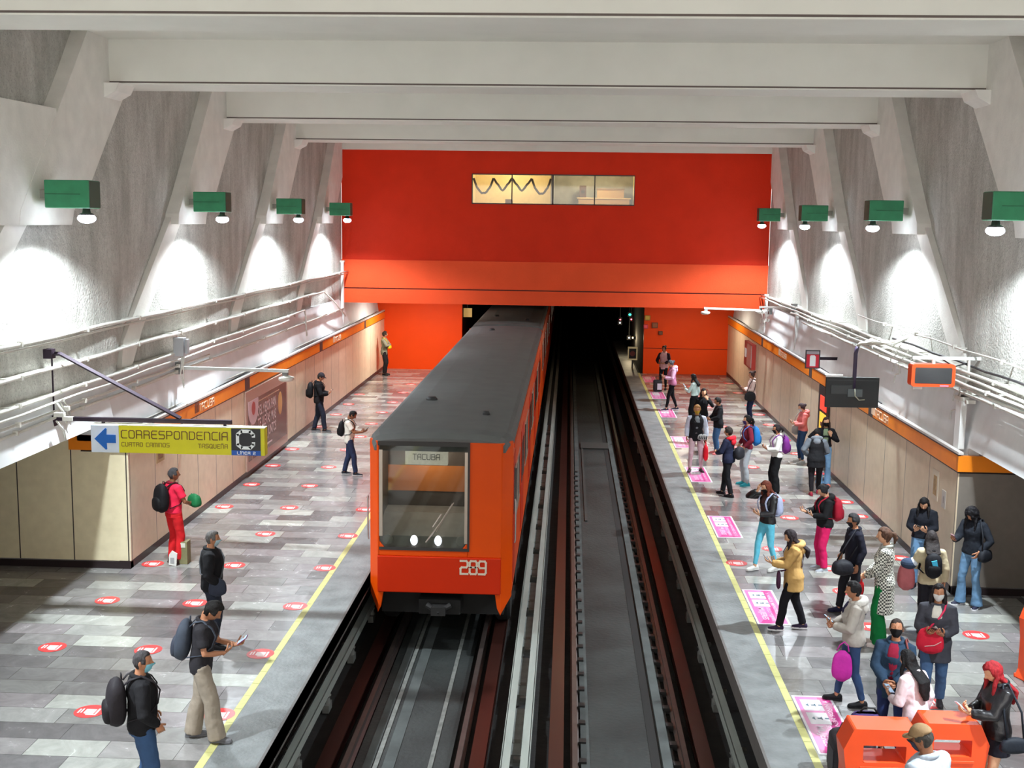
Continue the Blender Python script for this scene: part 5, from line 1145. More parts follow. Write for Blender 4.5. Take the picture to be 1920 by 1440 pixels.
    if tp.get('patch'):
        c = MB(); 
        for (px, pz, pw, ph, pc) in tp['patch']: 
            t = sec(pz); yy = t[3]+t[2]*wf*math.sqrt(max(0, 1-(px/(t[1]*wf+0.02))**2))+tp['th']
            q = B((px, yy+0.004, pz)); c.box(q.x-pw/2, q.x+pw/2, q.y-0.01, q.y+0.006, q.z-ph/2, q.z+ph/2)
            raw(c, 'chest_print', cloth(pc), False); c = MB()
    if scarf:
        c = MB(); c.tube([B((0.085*math.cos(a), 0.0+0.085*math.sin(a), 1.445+0.012*math.sin(3*a))) for a in [2*PI*i/14 for i in range(15)]], 0.034, 8)
        c.tube([B((0.03,0.10,1.43)), B((0.04,0.14,1.34)), B((0.03,0.145,1.24))], [0.03,0.032,0.028], 8); fin(c, 'scarf', cloth(scarf), 0.012, 2, 0.01)
    # ---- hair
    hr = dict(style='short', col=(28,22,20), t=0.014); hr.update(hair or {}); hc = HM.translation; mh = hairm(tuple(hr['col'])); t_ = hr['t']
    def hoff(az, el):
        a = abs(az); st = hr['style']
        line = 36 - 10*g(az-25, 22)*(0 if st == 'short' else 1)
        if hr.get('veil') and not (a < 26 and el < 22): return t_*(1.1+0.35*math.sin(az*0.13+1)*math.cos(el*0.09))
        if a < 58 and el < line: return -0.014
        if a < 78 and el < -4: return -0.014
        if a < 108 and el < (-22 if st != 'short' else -2): return -0.014
        if el < (-38 if st == 'short' else -50): return -0.014
        return t_*(1.0+0.25*math.sin(az*0.11+el*0.07))
    mb = MB(); head_mb(mb, HM, hoff, face=False); mb.m = [0]*len(mb.m)
    def hp(x_, y_, z_): return HM @ Vector((x_, y_, z_))
    if hr['style'] in ('bun', 'highbun'): mb.ell(hp(0,-0.115,0.02 if hr['style'] == 'bun' else 0.085), (0.042,0.038,0.042), 12, 8)
    if hr['style'] == 'pony':
        e = hp(0,-0.10,0.02); Lh = hr.get('len', 0.26); mb.tube([hp(0,-0.085,0.03), e+Vector((0,-0.03,0.0)), e+Vector((0,-0.055,-Lh*0.4)), e+Vector((0,-0.04,-Lh))], [0.03,0.032,0.034,0.012], 10)
    if hr['style'] == 'long':
        Lh = hr.get('len', 0.30); yb = -0.055; wd = hr.get('w', 1.0)
        def bk_(zw): return Vector((0, B((0, -0.125-tp['th']*1.15-(0.035 if tp.get('hood') else 0), zw)).y, zw))
        zz = hc.z; p2 = bk_(zz-0.20); bk = [hc + Vector((0,yb*0.4,0.03)), hc + Vector((0,yb,-0.05)), Vector((0,(hc.y+yb)*0.5+p2.y*0.5,zz-0.125)), p2, bk_(zz-(0.20+Lh)*0.5) if Lh > 0.24 else p2+Vector((0,0,-0.01)), bk_(zz-max(Lh, 0.23))]
        rr = [ring(p, AX, rx*wd, ry, 14) for p, rx, ry in zip(bk, (.078,.088,.092,.096,.092,.050), (.07,.062,.055,.046,.040,.018))]
        mb.loft(rr)
        for sd in (-1, 1):
            mb.tube([hp(sd*0.066,0.0,0.04), hp(sd*0.082,0.008,-0.03), hc+Vector((sd*0.088,0.02,-0.12)), hc+Vector((sd*0.09,0.035 if hr.get('fr') else 0.0,-min(Lh, 0.26)))], [0.022,0.026,0.028,0.014], 8)
    fin(mb, 'hair', mh, 0.0095, 2, 0.022 if hr.get('veil') else 0.013, 0.035)
    if hr.get('tie'): c = MB(); c.ell(hp(0,-0.098,0.02), (0.032,0.02,0.032), 10, 6); raw(c, 'hair_tie', cloth(hr['tie']))
    if cap:
        c = MB(); head_mb(c, HM, lambda az, el: 0.024 if el > 20-8*math.cos(math.radians(az)) else -0.02, face=False); c.m = [0]*len(c.m)
        fin(c, 'cap', cloth(cap), 0.0095, 2, 0.004); c = MB(); a_ = HM.to_3x3()
        rr = []
        for u in [-1+2*i/8 for i in range(9)]:
            rr.append([hp(u*0.075, 0.080*math.sqrt(max(0,1-u*u*0.55)), 0.045), hp(u*0.070, 0.085+0.075*math.sqrt(max(0,1-u*u)), 0.030), hp(u*0.070, 0.085+0.075*math.sqrt(max(0,1-u*u)), 0.024), hp(u*0.075, 0.080*math.sqrt(max(0,1-u*u*0.55)), 0.036)])
        c.loft(rr); raw(c, 'cap_visor', cloth(cap))
    if mask:
        c = MB(); vs = []; fs = []; na, ne = 15, 9
        for lay, of in ((0, 0.009), (1, 0.004)):
            for i in range(ne):
                for j in range(na):
                    el = -62+58*i/(ne-1); az = (-66+132*j/(na-1))*(1-0.15*abs(i-4)/4); p = head_pt(az, el, of, face=True); p.y += 0.006*g(az, 30); vs.append(HM @ p)
        for i in range(ne-1):
            for j in range(na-1):
                a0 = i*na+j; fs.append((a0, a0+1, a0+na+1, a0+na)); b0 = a0+ne*na; fs.append((b0+na, b0+na+1, b0+1, b0))
        c.add(vs, fs); raw(c, 'face_mask', cloth(mask, 0.8, 'mask', 0.05))
    return dict(root=root, B=B, s=s, arms=arms, HM=HM, x=x, y=y, z=z, ang=ang, sec=sec, wf=wf, th=tp['th'], name=label)
def local(P_, base):
    """Empty placement (location, rotation) for a thing carried at local point base"""
    a = -math.radians(P_['ang']); b = Vector(base)*P_['s']
    return Vector((P_['x']+b.x*math.cos(a)-b.y*math.sin(a), P_['y']+b.x*math.sin(a)+b.y*math.cos(a), P_['z']+b.z)), a
def carried(P_, name, label, cat, base):
    loc, a = local(P_, base); t = thing(name, label, cat, loc, a); t['_b'] = 0; del t['_b']
    return t, Matrix.Scale(P_['s'], 4) @ Matrix.Translation(-Vector(base))
def phone(P_, side=1, col=(26,26,30), label='phone', out=0.105):
    S, E_, W_, dv, pn, curl, sd = P_['arms'][1 if side > 0 else 0]
    c = W_ + dv.normalized()*out + pn.normalized()*0.036
    t, M = carried(P_, 'phone', label, 'phone', c)
    nrm = (P_['HM'].translation - c).normalized(); upv = dv - nrm*dv.dot(nrm); upv.normalize(); rt = upv.cross(nrm)
    R3 = Matrix((rt, upv, nrm)).transposed().to_4x4(); MM = Matrix.Scale(P_['s'], 4) @ R3
    MB().box(-0.037,0.037,-0.076,0.076,-0.005,0.004).xf(MM).build('case', mat('phone_%d_%d_%d' % tuple(col), col, 0.4), t)
    MB().box(-0.033,0.033,-0.070,0.070,0.004,0.0055).xf(MM).build('display', mat('phone_display', (150,170,190), 0.15, emit=(150,180,210), es=0.4), t)
def backpack(P_, label, col, col2=None, size=1.0, wd=1.0, zc=1.20, strap=None):
    B = P_['B']; th = P_['th']; t4 = P_['sec'](1.2); yb = t4[3]-t4[2]*P_['wf']-th-0.005
    base = B((0, yb-0.09, zc-0.23*size)); t, M = carried(P_, 'backpack', label, 'backpack', base)
    m1 = cloth(col, 0.7, 'bag'); m2 = cloth(col2 or tuple(max(0, int(v*0.8)) for v in col), 0.7, 'bag'); ms = cloth(strap or col, 0.7, 'bag')
    mb = MB(); rings = []; hh = 0.235*size; w_ = 0.15*wd*size
    for i in range(13):
        u = -1+2*i/12; k = max(0.05, 1-abs(u)**3.2); zz = zc+u*hh
        rings.append([B((w_*k**0.5*math.copysign(abs(math.cos(a))**0.6, math.cos(a)), yb-0.085*size+0.085*size*k**0.5*math.copysign(abs(math.sin(a))**0.7, math.sin(a))*(1 if math.sin(a) > 0 else 1.15-0.25*u), zz)) for a in [2*PI*j/20 for j in range(20)]])
    mb.loft(rings); mb.xf(M); b = mb.build('bag_body', m1, t, smooth=True)
    mb = MB(); rings = []
    for i in range(9):
        u = -1+2*i/8; k = max(0.05, 1-abs(u)**3.2); zz = zc-0.08*size+u*hh*0.52
        rings.append([B((w_*0.78*k**0.5*math.copysign(abs(math.cos(a))**0.6, math.cos(a)), yb-0.165*size+0.055*size*k**0.5*math.sin(a), zz)) for a in [2*PI*j/16 for j in range(16)]])
    mb.loft(rings); mb.xf(M); mb.build('front_pocket', m2, t, smooth=True)
    for sd in (-1, 1):
        q = th; tt = P_['sec'](1.3); yf = tt[3]+tt[2]*P_['wf']+q
        pts = [B((sd*0.07,yb-0.02,zc+hh*0.75)), B((sd*0.085,yb+0.03,1.425+q*0.5)), B((sd*0.10,-0.01,1.445+q*0.9)), B((sd*0.105,yf*0.75,1.385)), B((sd*0.108,yf+0.012,1.30)), B((sd*0.125,yf-0.015,1.17)), B((sd*0.155*P_['wf']+sd*q,0.03,1.08)), B((sd*0.13,yb-0.01,zc-hh*0.7))]
        mb = MB(); mb.tube(pts, 0.021, 8, flat=0.35, side=None); mb.xf(M); mb.build('strap', ms, t, smooth=True)
    mb = MB(); mb.tube([B((-0.03,yb-0.04,zc+hh*0.93)), B((-0.02,yb-0.04,zc+hh+0.035)), B((0.02,yb-0.04,zc+hh+0.035)), B((0.03,yb-0.04,zc+hh*0.93))], 0.008, 6); mb.xf(M); mb.build('grab_handle', ms, t, smooth=True)
    return t, M
def bag(P_, name, label, col, c, dims, handle='short', cat='bag', r=0.035, to=None, strapcol=None, lean=True):
    """soft bag centred at local point c (x,y,z), dims (dx,dy,dz); handle to local point 'to' or the shoulder"""
    c = Vector(c); base = Vector((c.x, c.y, c.z-dims[2]/2)); t, M = carried(P_, name, label, cat, base)
    mb = MB(); dx, dy, dz = dims; n = 7; rings = []
    for i in range(n+1):
        u = -1+2*i/n; k = max(0.08, 1-abs(u)**3.5)**0.5; tap = 1.0-0.12*u
        rings.append([(c.x+dx/2*k*tap*math.copysign(abs(math.cos(a))**0.6, math.cos(a)), c.y+dy/2*k*tap*math.copysign(abs(math.sin(a))**0.6, math.sin(a)), c.z+u*dz/2) for a in [2*PI*j/18 for j in range(18)]])
    mb.loft(rings); mb.xf(M); mb.build('bag_body', cloth(col, 0.65, 'bag'), t, smooth=True)
    ms = cloth(strapcol or col, 0.65, 'bag'); top = c + Vector((0,0,dz/2-0.01)); mb = MB()
    wide = (dx > dy); e = Vector((dx*0.3,0,0)) if wide else Vector((0,dy*0.3,0))
    if handle == 'shoulder':
        sd = 1 if c.x > 0 else -1; Sh = P_['B']((sd*0.12,-0.01,1.455+P_['th']*0.6)); q = Vector((sd*0.05,0,0))
        mb.tube([top-e, (top-e)*0.5+Sh*0.5+q+Vector((0,-0.05,0)), Sh+Vector((0,-0.03,0)), Sh+Vector((0,0.03,0)), (top+e)*0.5+Sh*0.5+q+Vector((0,0.05,0)), top+e], 0.012, 6)
    elif handle == 'cross':
        sd = 1 if c.x > 0 else -1; B = P_['B']; th = P_['th']+0.008; s_ = P_['sec']; wf = P_['wf']
        f = lambda zz, k, xx: B((xx, s_(zz)[3]+k*(s_(zz)[2]*wf*math.sqrt(max(0.1,1-(xx/(s_(zz)[1]*wf+0.03))**2))+th), zz))
        mb.tube([top+Vector((0,0.02,0)), f(1.05,1,sd*0.12), f(1.18,1,sd*0.05), f(1.3,1,-sd*0.04), f(1.39,1,-sd*0.09), B((-sd*0.105,-0.01,1.45+th*0.6)), f(1.38,-1,-sd*0.09), f(1.25,-1,-sd*0.02), f(1.1,-1,sd*0.08), top+Vector((0,-0.03,0))], 0.013, 6, flat=0.5)
    else:
        tgt = Vector(to) if to is not None else top+Vector((0,0,0.12))
        mb.tube([top-e, (top-e)*0.35+tgt*0.65-e*0.3, tgt, (top+e)*0.35+tgt*0.65+e*0.3, top+e], 0.009, 6)
    mb.xf(M); mb.build('handle' if handle == 'short' else 'strap', ms, t, smooth=True)
    return t, M
def grip(P_, side):
    S, E_, W_, dv, pn, curl, sd = P_['arms'][1 if side > 0 else 0]; return W_ + dv.normalized()*0.095 + pn.normalized()*0.02
def extra(P_, tM, nm, mb, m): 
    t, M = tM; mb.xf(M); return mb.build(nm, m, t)
BLK = (20,19,22); DK = (20,16,15)
# ---------------- left platform
P = person('person in a grey-green jacket with crossed arms, standing by the far red wall, left platform', -7.08, 45.0, 100, 1.70, 'f', 1.0, 'm', head=(2,30), R='fold', L='fold', top=dict(name='jacket', col=(120,122,108), th=0.026, hem=0.80), bottom=dict(kind='straight', col=(30,28,32)), shoes=(30,28,30), hair=dict(style='short', col=(40,30,26), t=0.022))
bag(P, 'yellow_bag', 'yellow bag held against the chest of the grey-green jacket person by the red wall', (214,184,30), (-0.05,0.20,1.10), (0.26,0.10,0.16), 'cross')
P = person('man in a black cap and black jacket reading a phone beyond the framed poster', -6.98, 32.5, 82, 1.70, 'm', 1.05, 'm', head=(22,0), R='phone', L='phone', top=dict(name='jacket', col=BLK, th=0.03, hem=0.84), bottom=dict(kind='straight', col=(34,38,52)), shoes=(44,44,48), sole=(150,150,150), cap=(40,36,42), feet='step')
backpack(P, 'black backpack worn by the man in the black cap, left platform', BLK); phone(P, 1, (60,50,50), 'phone held by the man in the black cap')
P = person('man in a white shirt and dark jeans reading a phone on the left platform', -5.07, 26.95, 88, 1.58, 'm', 1.0, 'd', head=(38,0), R='phone_out', L='phone', top=dict(name='shirt', col=(214,208,196), sleeve='short', th=0.016, hem=0.84), bottom=dict(kind='straight', col=(38,46,72)), shoes=(30,32,40), sole=(190,190,190), feet='step', hair=dict(style='short', col=DK, t=0.010), inner=(206,176,144))
backpack(P, 'black backpack worn by the man in the white shirt', BLK, size=0.85); phone(P, 1, (40,36,36), 'phone held by the man in the white shirt')
P = person('man in red clothes with a black backpack standing near the left wall corner, looking away', -6.78, 19.6, 40, 1.69, 'm', 1.02, 'd', head=(2,-25), R='hold', L='relax', feet='stand', top=dict(name='shirt', col=(226,40,72), sleeve='short', sleeve_col=None, th=0.020, hem=0.92, collar_col=(120,24,40)), bottom=dict(kind='straight', col=(206,34,40)), shoes=(70,48,42), hair=dict(style='short', col=(66,64,66), t=0.010), inner=(120,26,40))
backpack(P, 'large black backpack worn by the man in red', BLK, size=1.08)
bag(P, 'green_bag', 'crumpled green bag held in front of the man in red', (30,112,66), (0.10,0.36,1.08), (0.30,0.16,0.24), 'short', to=(0.10,0.30,1.12))
P = person('grey-haired man in a black jacket with a crossbody bag and pale mask, left platform', -4.90, 15.66, 78, 1.68, 'm', 1.08, 'm', head=(4,0), R='pocket', L='down', top=dict(name='jacket', col=BLK, th=0.034, hem=0.86), bottom=dict(kind='straight', col=(34,38,50)), shoes=BLK, hair=dict(style='short', col=(92,88,86), t=0.010), mask=(170,196,206))
bag(P, 'crossbody_bag', 'dark blue crossbody bag at the hip of the grey-haired man', (40,44,58), (0.24,0.10,0.95), (0.10,0.24,0.26), 'cross', strapcol=(90,92,96))
P = person('young man in a dark T-shirt and khaki trousers reading a phone beside the yellow line', -4.12, 12.72, 84, 1.70, 'm', 1.0, 'm', head=(42,0), lean=6, R='phone', L='phone_out', feet='step', top=dict(name='t_shirt', col=(44,42,46), sleeve='short', th=0.018, hem=0.84, wide=1.03), bottom=dict(kind='wide', col=(150,138,124)), shoes=(104,104,108), hair=dict(style='short', col=DK, t=0.024))
backpack(P, 'grey-blue backpack worn by the young man in the dark T-shirt', (66,72,84), (58,62,74)); phone(P, -1, (140,70,110), 'pink-cased phone held by the young man in the dark T-shirt')
P = person('man in a black sweater, jeans and light blue mask, bottom left corner', -4.22, 11.1, 62, 1.68, 'm', 1.1, 'm', head=(3,-20), R='pocket', L='pocket', top=dict(name='sweater', col=(24,23,26), th=0.026, hem=0.86), bottom=dict(kind='straight', col=(52,76,110)), shoes=BLK, hair=dict(style='short', col=(60,56,58), t=0.008), mask=(130,196,212))
backpack(P, 'black backpack worn by the man in the light blue mask', (36,32,36), size=1.08)
# ---------------- right platform, far to near
P = person('woman in a black and pink jacket nearest the tunnel, arms folded in front', 3.52, 42.5, 205, 1.60, 'f', 1.05, 'm', head=(2,-10), R='hold', L='hold', top=dict(name='jacket', col=(222,176,180), sleeve_col=(40,26,34), th=0.028, hem=0.80), bottom=dict(kind='slim', col=BLK), shoes=BLK, hair=dict(style='highbun', col=(36,28,26)))
P = person('woman in a pink and mauve hoodie and black leggings reading a phone near the tunnel', 3.40, 37.65, 258, 1.66, 'f', 1.05, 'l', head=(25,0), R='phone', L='phone', feet='walk', top=dict(name='hoodie', col=(176,110,140), sleeve_col=(226,178,206), th=0.028, hem=0.86, hood=True, hood_col=(230,180,206)), bottom=dict(kind='slim', col=BLK), shoes=(40,32,48), sole=(200,190,200), hair=dict(style='bun', col=(70,70,74)))
phone(P, 1, BLK, 'phone held by the woman in the pink and mauve hoodie')
P = person('long-haired woman in a pale mint top and wide black trousers holding up a phone', 3.82, 34.9, 300, 1.56, 'f', 0.95, 'l', head=(15,0), R='down', L='phone_hi', top=dict(name='top', col=(196,216,212), th=0.018, hem=1.0, collar=False), bottom=dict(kind='wide', col=BLK), shoes=BLK, hair=dict(style='long', col=DK, len=0.28))
phone(P, -1, (200,200,200), 'phone held by the woman in the pale mint top')
P = person('long-haired woman in black touching her mouth, facing the camera behind the woman in the vest', 3.72, 31.7, 178, 1.58, 'f', 0.95, 'l', head=(5,0), R='down', L='mouth', top=dict(name='jacket', col=BLK, th=0.02), bottom=dict(kind='slim', col=(40,44,60)), shoes=(200,180,180), hair=dict(style='long', col=(24,18,18), len=0.34, fr=1))
P = person('person in a black coat and blue jeans huddled against the woman touching her mouth', 4.0, 30.6, 262, 1.50, 'f', 1.1, 'm', head=(12,0), R='hold', L='hold', top=dict(name='coat', col=(24,23,27), th=0.034, hem=0.80, flare=0.05), bottom=dict(kind='slim', col=(72,110,156)), shoes=(220,120,120), hair=dict(style='short', col=DK, t=0.022))
P = person('blonde woman in a black vest, pale sleeves, pink trousers and mustard mask', 3.18, 28.3, 180, 1.64, 'f', 1.12, 'm', head=(2,0), R='down', L='bag', feet='apart', top=dict(name='vest', col=(28,28,32), sleeve_col=(200,204,220), th=0.030, hem=0.80), inner=(120,124,128), bottom=dict(kind='slim', col=(206,178,186)), shoes=(58,38,44), hair=dict(style='short', col=(164,120,72), t=0.022), mask=(196,160,60))
gp = grip(P, -1)
bag(P, 'red_bag', 'bright red carrier bag hanging from the hand of the woman in the black vest', (222,26,44), (gp.x-0.01, gp.y, gp.z-0.30), (0.12,0.30,0.42), 'short', to=gp)
tM = bag(P, 'patterned_purse', 'small black and white patterned purse at the hip of the woman in the black vest', (190,190,190), (-0.14,0.18,0.92), (0.24,0.07,0.16), 'cross', strapcol=BLK)
mb = MB()
for i in range(5): mb.prism([(-0.24+0.045*i,0.86),(-0.215+0.045*i,0.88),(-0.235+0.045*i,0.97),(-0.25+0.045*i,0.93)], 'y', 0.214, 0.218)
extra(P, tM, 'print', mb, cloth((40,40,44), 0.7, 'bag'))
P = person('woman in a burgundy sweater, light grey trousers and purple mask with a blue backpack', 4.20, 26.9, 262, 1.64, 'f', 0.98, 'l', head=(2,0), R='pocket', L='pocket', top=dict(name='sweater', col=(122,34,52), th=0.024, hem=0.90), bottom=dict(kind='straight', col=(168,172,178)), shoes=(60,176,190), hair=dict(style='pony', col=DK, len=0.18, tie=(150,50,60)), mask=(70,50,110))
backpack(P, 'bright blue backpack worn by the woman in the burgundy sweater', (44,124,196), strap=(90,120,190))
P = person('person in a navy jacket with a red hood and black trousers, half turned away', 3.62, 25.75, 305, 1.55, 'f', 1.08, 'l', head=(5,10), R='hold', L='hold', feet='step', top=dict(name='jacket', col=(30,34,56), th=0.032, hem=0.84, hood=True, hood_col=(206,36,50), flare=0.03), bottom=dict(kind='straight', col=(22,22,26)), shoes=(28,24,30), hair=dict(style='short', col=(40,32,28), t=0.024))
bag(P, 'black_bag', 'bulky black bag slung behind the person in the navy jacket with red hood', (36,36,42), (0.12,-0.22,1.08), (0.34,0.20,0.32), 'cross')
P = person('woman in a white sweater and wide black trousers with a purple backpack, black mask', 4.76, 26.2, 264, 1.56, 'f', 1.08, 'm', head=(5,0), R='phone', L='phone', feet='close', top=dict(name='sweater', col=(220,220,214), th=0.026, hem=0.90), bottom=dict(kind='wide', col=(20,20,22)), shoes=BLK, hair=dict(style='pony', col=(34,26,28), len=0.12, tie=(200,180,190)), mask=(34,30,38))
tM = backpack(P, 'purple backpack with a yellow patch worn by the woman in the white sweater', (116,44,128), size=0.95)
c0 = P['B']((0.08,-0.285,1.10)); mb = MB().box(c0.x-0.045,c0.x+0.045,c0.y-0.008,c0.y+0.03,c0.z-0.045,c0.z+0.045); extra(P, tM, 'yellow_patch', mb, cloth((220,190,60), 0.7, 'bag'))
phone(P, 1, BLK, 'phone held by the woman in the white sweater')
P = person('woman in a pale pink jacket with a black tote at the far right cladding', 5.62, 35.5, 262, 1.60, 'f', 1.0, 'm', head=(8,0), R='phone', L='phone', feet='close', top=dict(name='jacket', col=(214,186,178), th=0.024, hem=0.82), bottom=dict(kind='slim', col=(38,46,74)), shoes=BLK, hair=dict(style='highbun', col=(60,40,36), tie=(190,60,60)))
bag(P, 'black_tote', 'large black tote on the arm of the woman in the pale pink jacket', (34,32,36), (-0.22,0.12,0.92), (0.12,0.36,0.32), 'shoulder')
phone(P, 1, (120,80,80), 'phone held by the woman in the pale pink jacket')
P = person('woman in a salmon hoodie and jeans reading a phone against the right cladding', 6.02, 29.7, 262, 1.54, 'f', 1.02, 'l', head=(22,0), R='phone', L='phone', top=dict(name='hoodie', col=(208,112,108), th=0.026, hem=0.92, hood=True), bottom=dict(kind='slim', col=(44,66,98)), shoes=(190,186,180), hair=dict(style='bun', col=(56,40,44)), mask=(190,196,200))
bag(P, 'grey_tote', 'pale grey tote hanging beside the woman in the salmon hoodie', (164,156,150), (0.24,0.10,0.92), (0.08,0.26,0.34), 'shoulder'); phone(P, 1, (60,50,50), 'phone held by the woman in the salmon hoodie')
P = person('woman in a green top, black jacket, light jeans and black mask beside the wall kiosk', 6.02, 27.1, 186, 1.60, 'f', 1.0, 'l', head=(-3,0), R='hip', L='strap', top=dict(name='jacket', col=(26,26,32), th=0.03, hem=0.98), inner=(126,142,112), bottom=dict(kind='flare', col=(122,160,196)), shoes=(220,120,100), hair=dict(style='long', col=(52,32,30), len=0.34, fr=1), mask=(24,22,24))
P = person('person in a grey-sleeved black hoodie seen from behind, bending near the kiosk', 5.62, 26.1, 8, 1.50, 'f', 1.28, 'm', lean=14, head=(30,0), R='hold', L='pocket', feet='step', top=dict(name='hoodie', col=(28,28,31), sleeve_col=(104,110,118), th=0.034, hem=0.72, hood=True, hood_col=(128,134,142), flare=0.06), bottom=dict(kind='slim', col=(30,26,30)), shoes=(150,40,60), hair=dict(style='short', col=DK, t=0.018))
P = person('auburn-haired woman in a black leather jacket and cyan trousers, hand raised to her head', 3.54, 20.1, 240, 1.62, 'f', 1.0, 'l', head=(20,-5), R='head', L='phone', feet='step', top=dict(name='jacket', col=(27,25,28), rough=0.42, th=0.026, hem=0.90), inner=(64,40,38), bottom=dict(kind='slim', col=(96,182,206)), shoes=(206,204,200), hair=dict(style='long', col=(108,52,36), len=0.22), mask=(26,24,26))
backpack(P, 'pale blue and grey backpack worn by the woman in cyan trousers', (176,184,214), (150,156,172), size=0.9); phone(P, -1, (120,90,80), 'phone held by the woman in cyan trousers')
P = person('woman in a black hoodie and magenta trousers with a crimson backpack, reading a phone', 4.55, 20.2, 264, 1.55, 'f', 1.18, 'l', head=(28,0), R='phone_out', L='phone', feet='stand', top=dict(name='hoodie', col=(26,26,28), th=0.032, hem=0.88, hood=True), bottom=dict(kind='straight', col=(214,34,98)), shoes=(170,176,186), sole=(220,220,220), hair=dict(style='bun', col=(30,30,34)))
backpack(P, 'crimson backpack worn by the woman in magenta trousers', (168,30,52), size=0.98); phone(P, -1, (200,200,206), 'pale phone held by the woman in magenta trousers')
P = person('woman in a camel duffle coat, black trousers and striped sneakers reading a phone', 3.42, 17.05, 276, 1.56, 'f', 1.08, 'l', head=(28,0), R='phone', L='phone_out', feet='walk', top=dict(name='coat', col=(190,150,92), th=0.042, hem=0.70, hood=True, hood_col=(196,158,102), flare=0.09), bottom=dict(kind='straight', col=(22,20,26)), shoes=(44,30,56), sole=(214,208,210), hair=dict(style='long', col=(36,26,30), len=0.34, fr=1))
phone(P, -1, (50,50,60), 'phone held by the woman in the camel coat')
bag(P, 'plum_bag', 'dark plum bag with a white tag in front of the camel-coat woman', (70,36,62), (-0.08,0.235,0.86), (0.20,0.07,0.30), 'cross')
m_ht = mat('houndstooth', (200,200,190), 0.85)
nt = m_ht.node_tree; ck = nt.nodes.new('ShaderNodeTexChecker'); ck.inputs['Scale'].default_value = 40; ck.inputs['Color1'].default_value = (*srgb((226,224,212)), 1); ck.inputs['Color2'].default_value = (*srgb((66,66,62)), 1)
nt.links.new([n for n in nt.nodes if n.type == 'TEX_COORD'][0].outputs['Object'], ck.inputs['Vector']); nt.links.new(ck.outputs['Color'], nt.nodes['Principled BSDF'].inputs['Base Color'])
P = person('woman in a long houndstooth coat and wide green trousers', 4.60, 16.5, 290, 1.75, 'f', 1.02, 'l', head=(6,10), R='clasp', L='clasp', feet='close', top=dict(name='coat', col=(150,150,142), mat=m_ht, th=0.032, hem=0.50, flare=0.05, wr=0.010), bottom=dict(kind='wide', col=(16,112,56)), shoes=(212,196,192), hair=dict(style='pony', col=(84,58,44), len=0.14, tie=(190,160,140)))
bag(P, 'red_purse', 'small red purse held low by the woman in the houndstooth coat', (206,36,44), (-0.02,0.30,0.80), (0.16,0.08,0.20), 'short', to=(0.0,0.30,0.97))
P = person('dark-clothed masked man with a round black bag, just behind the houndstooth coat', 4.50, 17.9, 262, 1.60, 'm', 0.98, 'm', head=(8,0), R='pocket', L='down', feet='step', top=dict(name='jacket', col=(24,24,36), th=0.026, hem=0.86), bottom=dict(kind='straight', col=(28,28,34)), shoes=(30,30,60), hair=dict(style='short', col=(40,38,40), t=0.016), mask=(40,38,44))
bag(P, 'black_bag', 'round black bag carried low in front of the masked man behind the houndstooth coat', (30,30,36), (-0.22,0.26,0.86), (0.22,0.34,0.26), 'shoulder')
P = person('long-haired woman in a black sweater and jeans reading a phone against the right cladding', 5.98, 19.35, 205, 1.60, 'f', 1.08, 'l', head=(38,5), R='phone', L='phone', feet='stand', top=dict(name='sweater', col=(26,28,36), th=0.028, hem=0.92), bottom=dict(kind='straight', col=(104,140,176)), shoes=(40,44,60), hair=dict(style='long', col=(22,20,22), len=0.36, fr=1))
phone(P, 1, (30,30,30), 'phone held by the woman leaning on the right cladding')
P = person('long-haired woman in a beige jacket seen from behind, wearing a small black backpack', 5.40, 17.0, 5, 1.58, 'f', 1.02, 'm', head=(10,0), R='down', L='hold', feet='close', top=dict(name='jacket', col=(184,170,140), th=0.026, hem=0.86), bottom=dict(kind='straight', col=(30,28,34)), shoes=(60,60,70), hair=dict(style='long', col=(44,38,38), len=0.23, w=1.2))
tM = backpack(P, 'small black backpack with a bright blue print on the beige-jacket woman', (22,22,28), size=0.86)
c0 = P['B']((0.0,-0.275,1.25)); mb = MB(); mb.prism([(c0.x-0.02,c0.z-0.06),(c0.x+0.05,c0.z-0.03),(c0.x+0.03,c0.z+0.06),(c0.x-0.05,c0.z+0.04)], 'y', c0.y-0.01, c0.y+0.06); extra(P, tM, 'print', mb, cloth((70,180,220), 0.6, 'bag'))
tM = bag(P, 'draped_jacket', 'pinkish bundle topped with blue and white, held by the beige-jacket woman', (176,96,100), (-0.34,0.10,0.92), (0.26,0.22,0.44), 'short', cat='bundle', to=(-0.24,0.2,1.12))
mb = MB().ell((-0.32,0.06,1.15), (0.13,0.11,0.09), 14, 8); extra(P, tM, 'blue_cap', mb, cloth((50,62,84)));
mb = MB().ell((-0.25,0.05,1.18), (0.07,0.09,0.075), 12, 8); extra(P, tM, 'white_panel', mb, cloth((206,210,220)))
P = person('bushy-haired woman in a dark cardigan and light jeans with a phone, at the passage corner', 6.50, 18.45, 232, 1.66, 'f', 1.02, 'm', head=(36,0), R='phone_out', L='pocket', feet='apart', top=dict(name='cardigan', col=(30,34,42), th=0.030, hem=0.88), bottom=dict(kind='flare', col=(98,132,164)), shoes=(36,36,56), sole=(220,220,224), hair=dict(style='long', col=(20,18,22), len=0.30, w=1.25, fr=1, veil=1, t=0.026))
bag(P, 'black_bag', 'black shoulder bag of the woman with bushy black hair at the passage corner', (30,32,38), (-0.27,0.06,0.92), (0.12,0.30,0.22), 'shoulder'); phone(P, 1, (150,110,120), 'phone held by the bushy-haired woman at the passage corner')
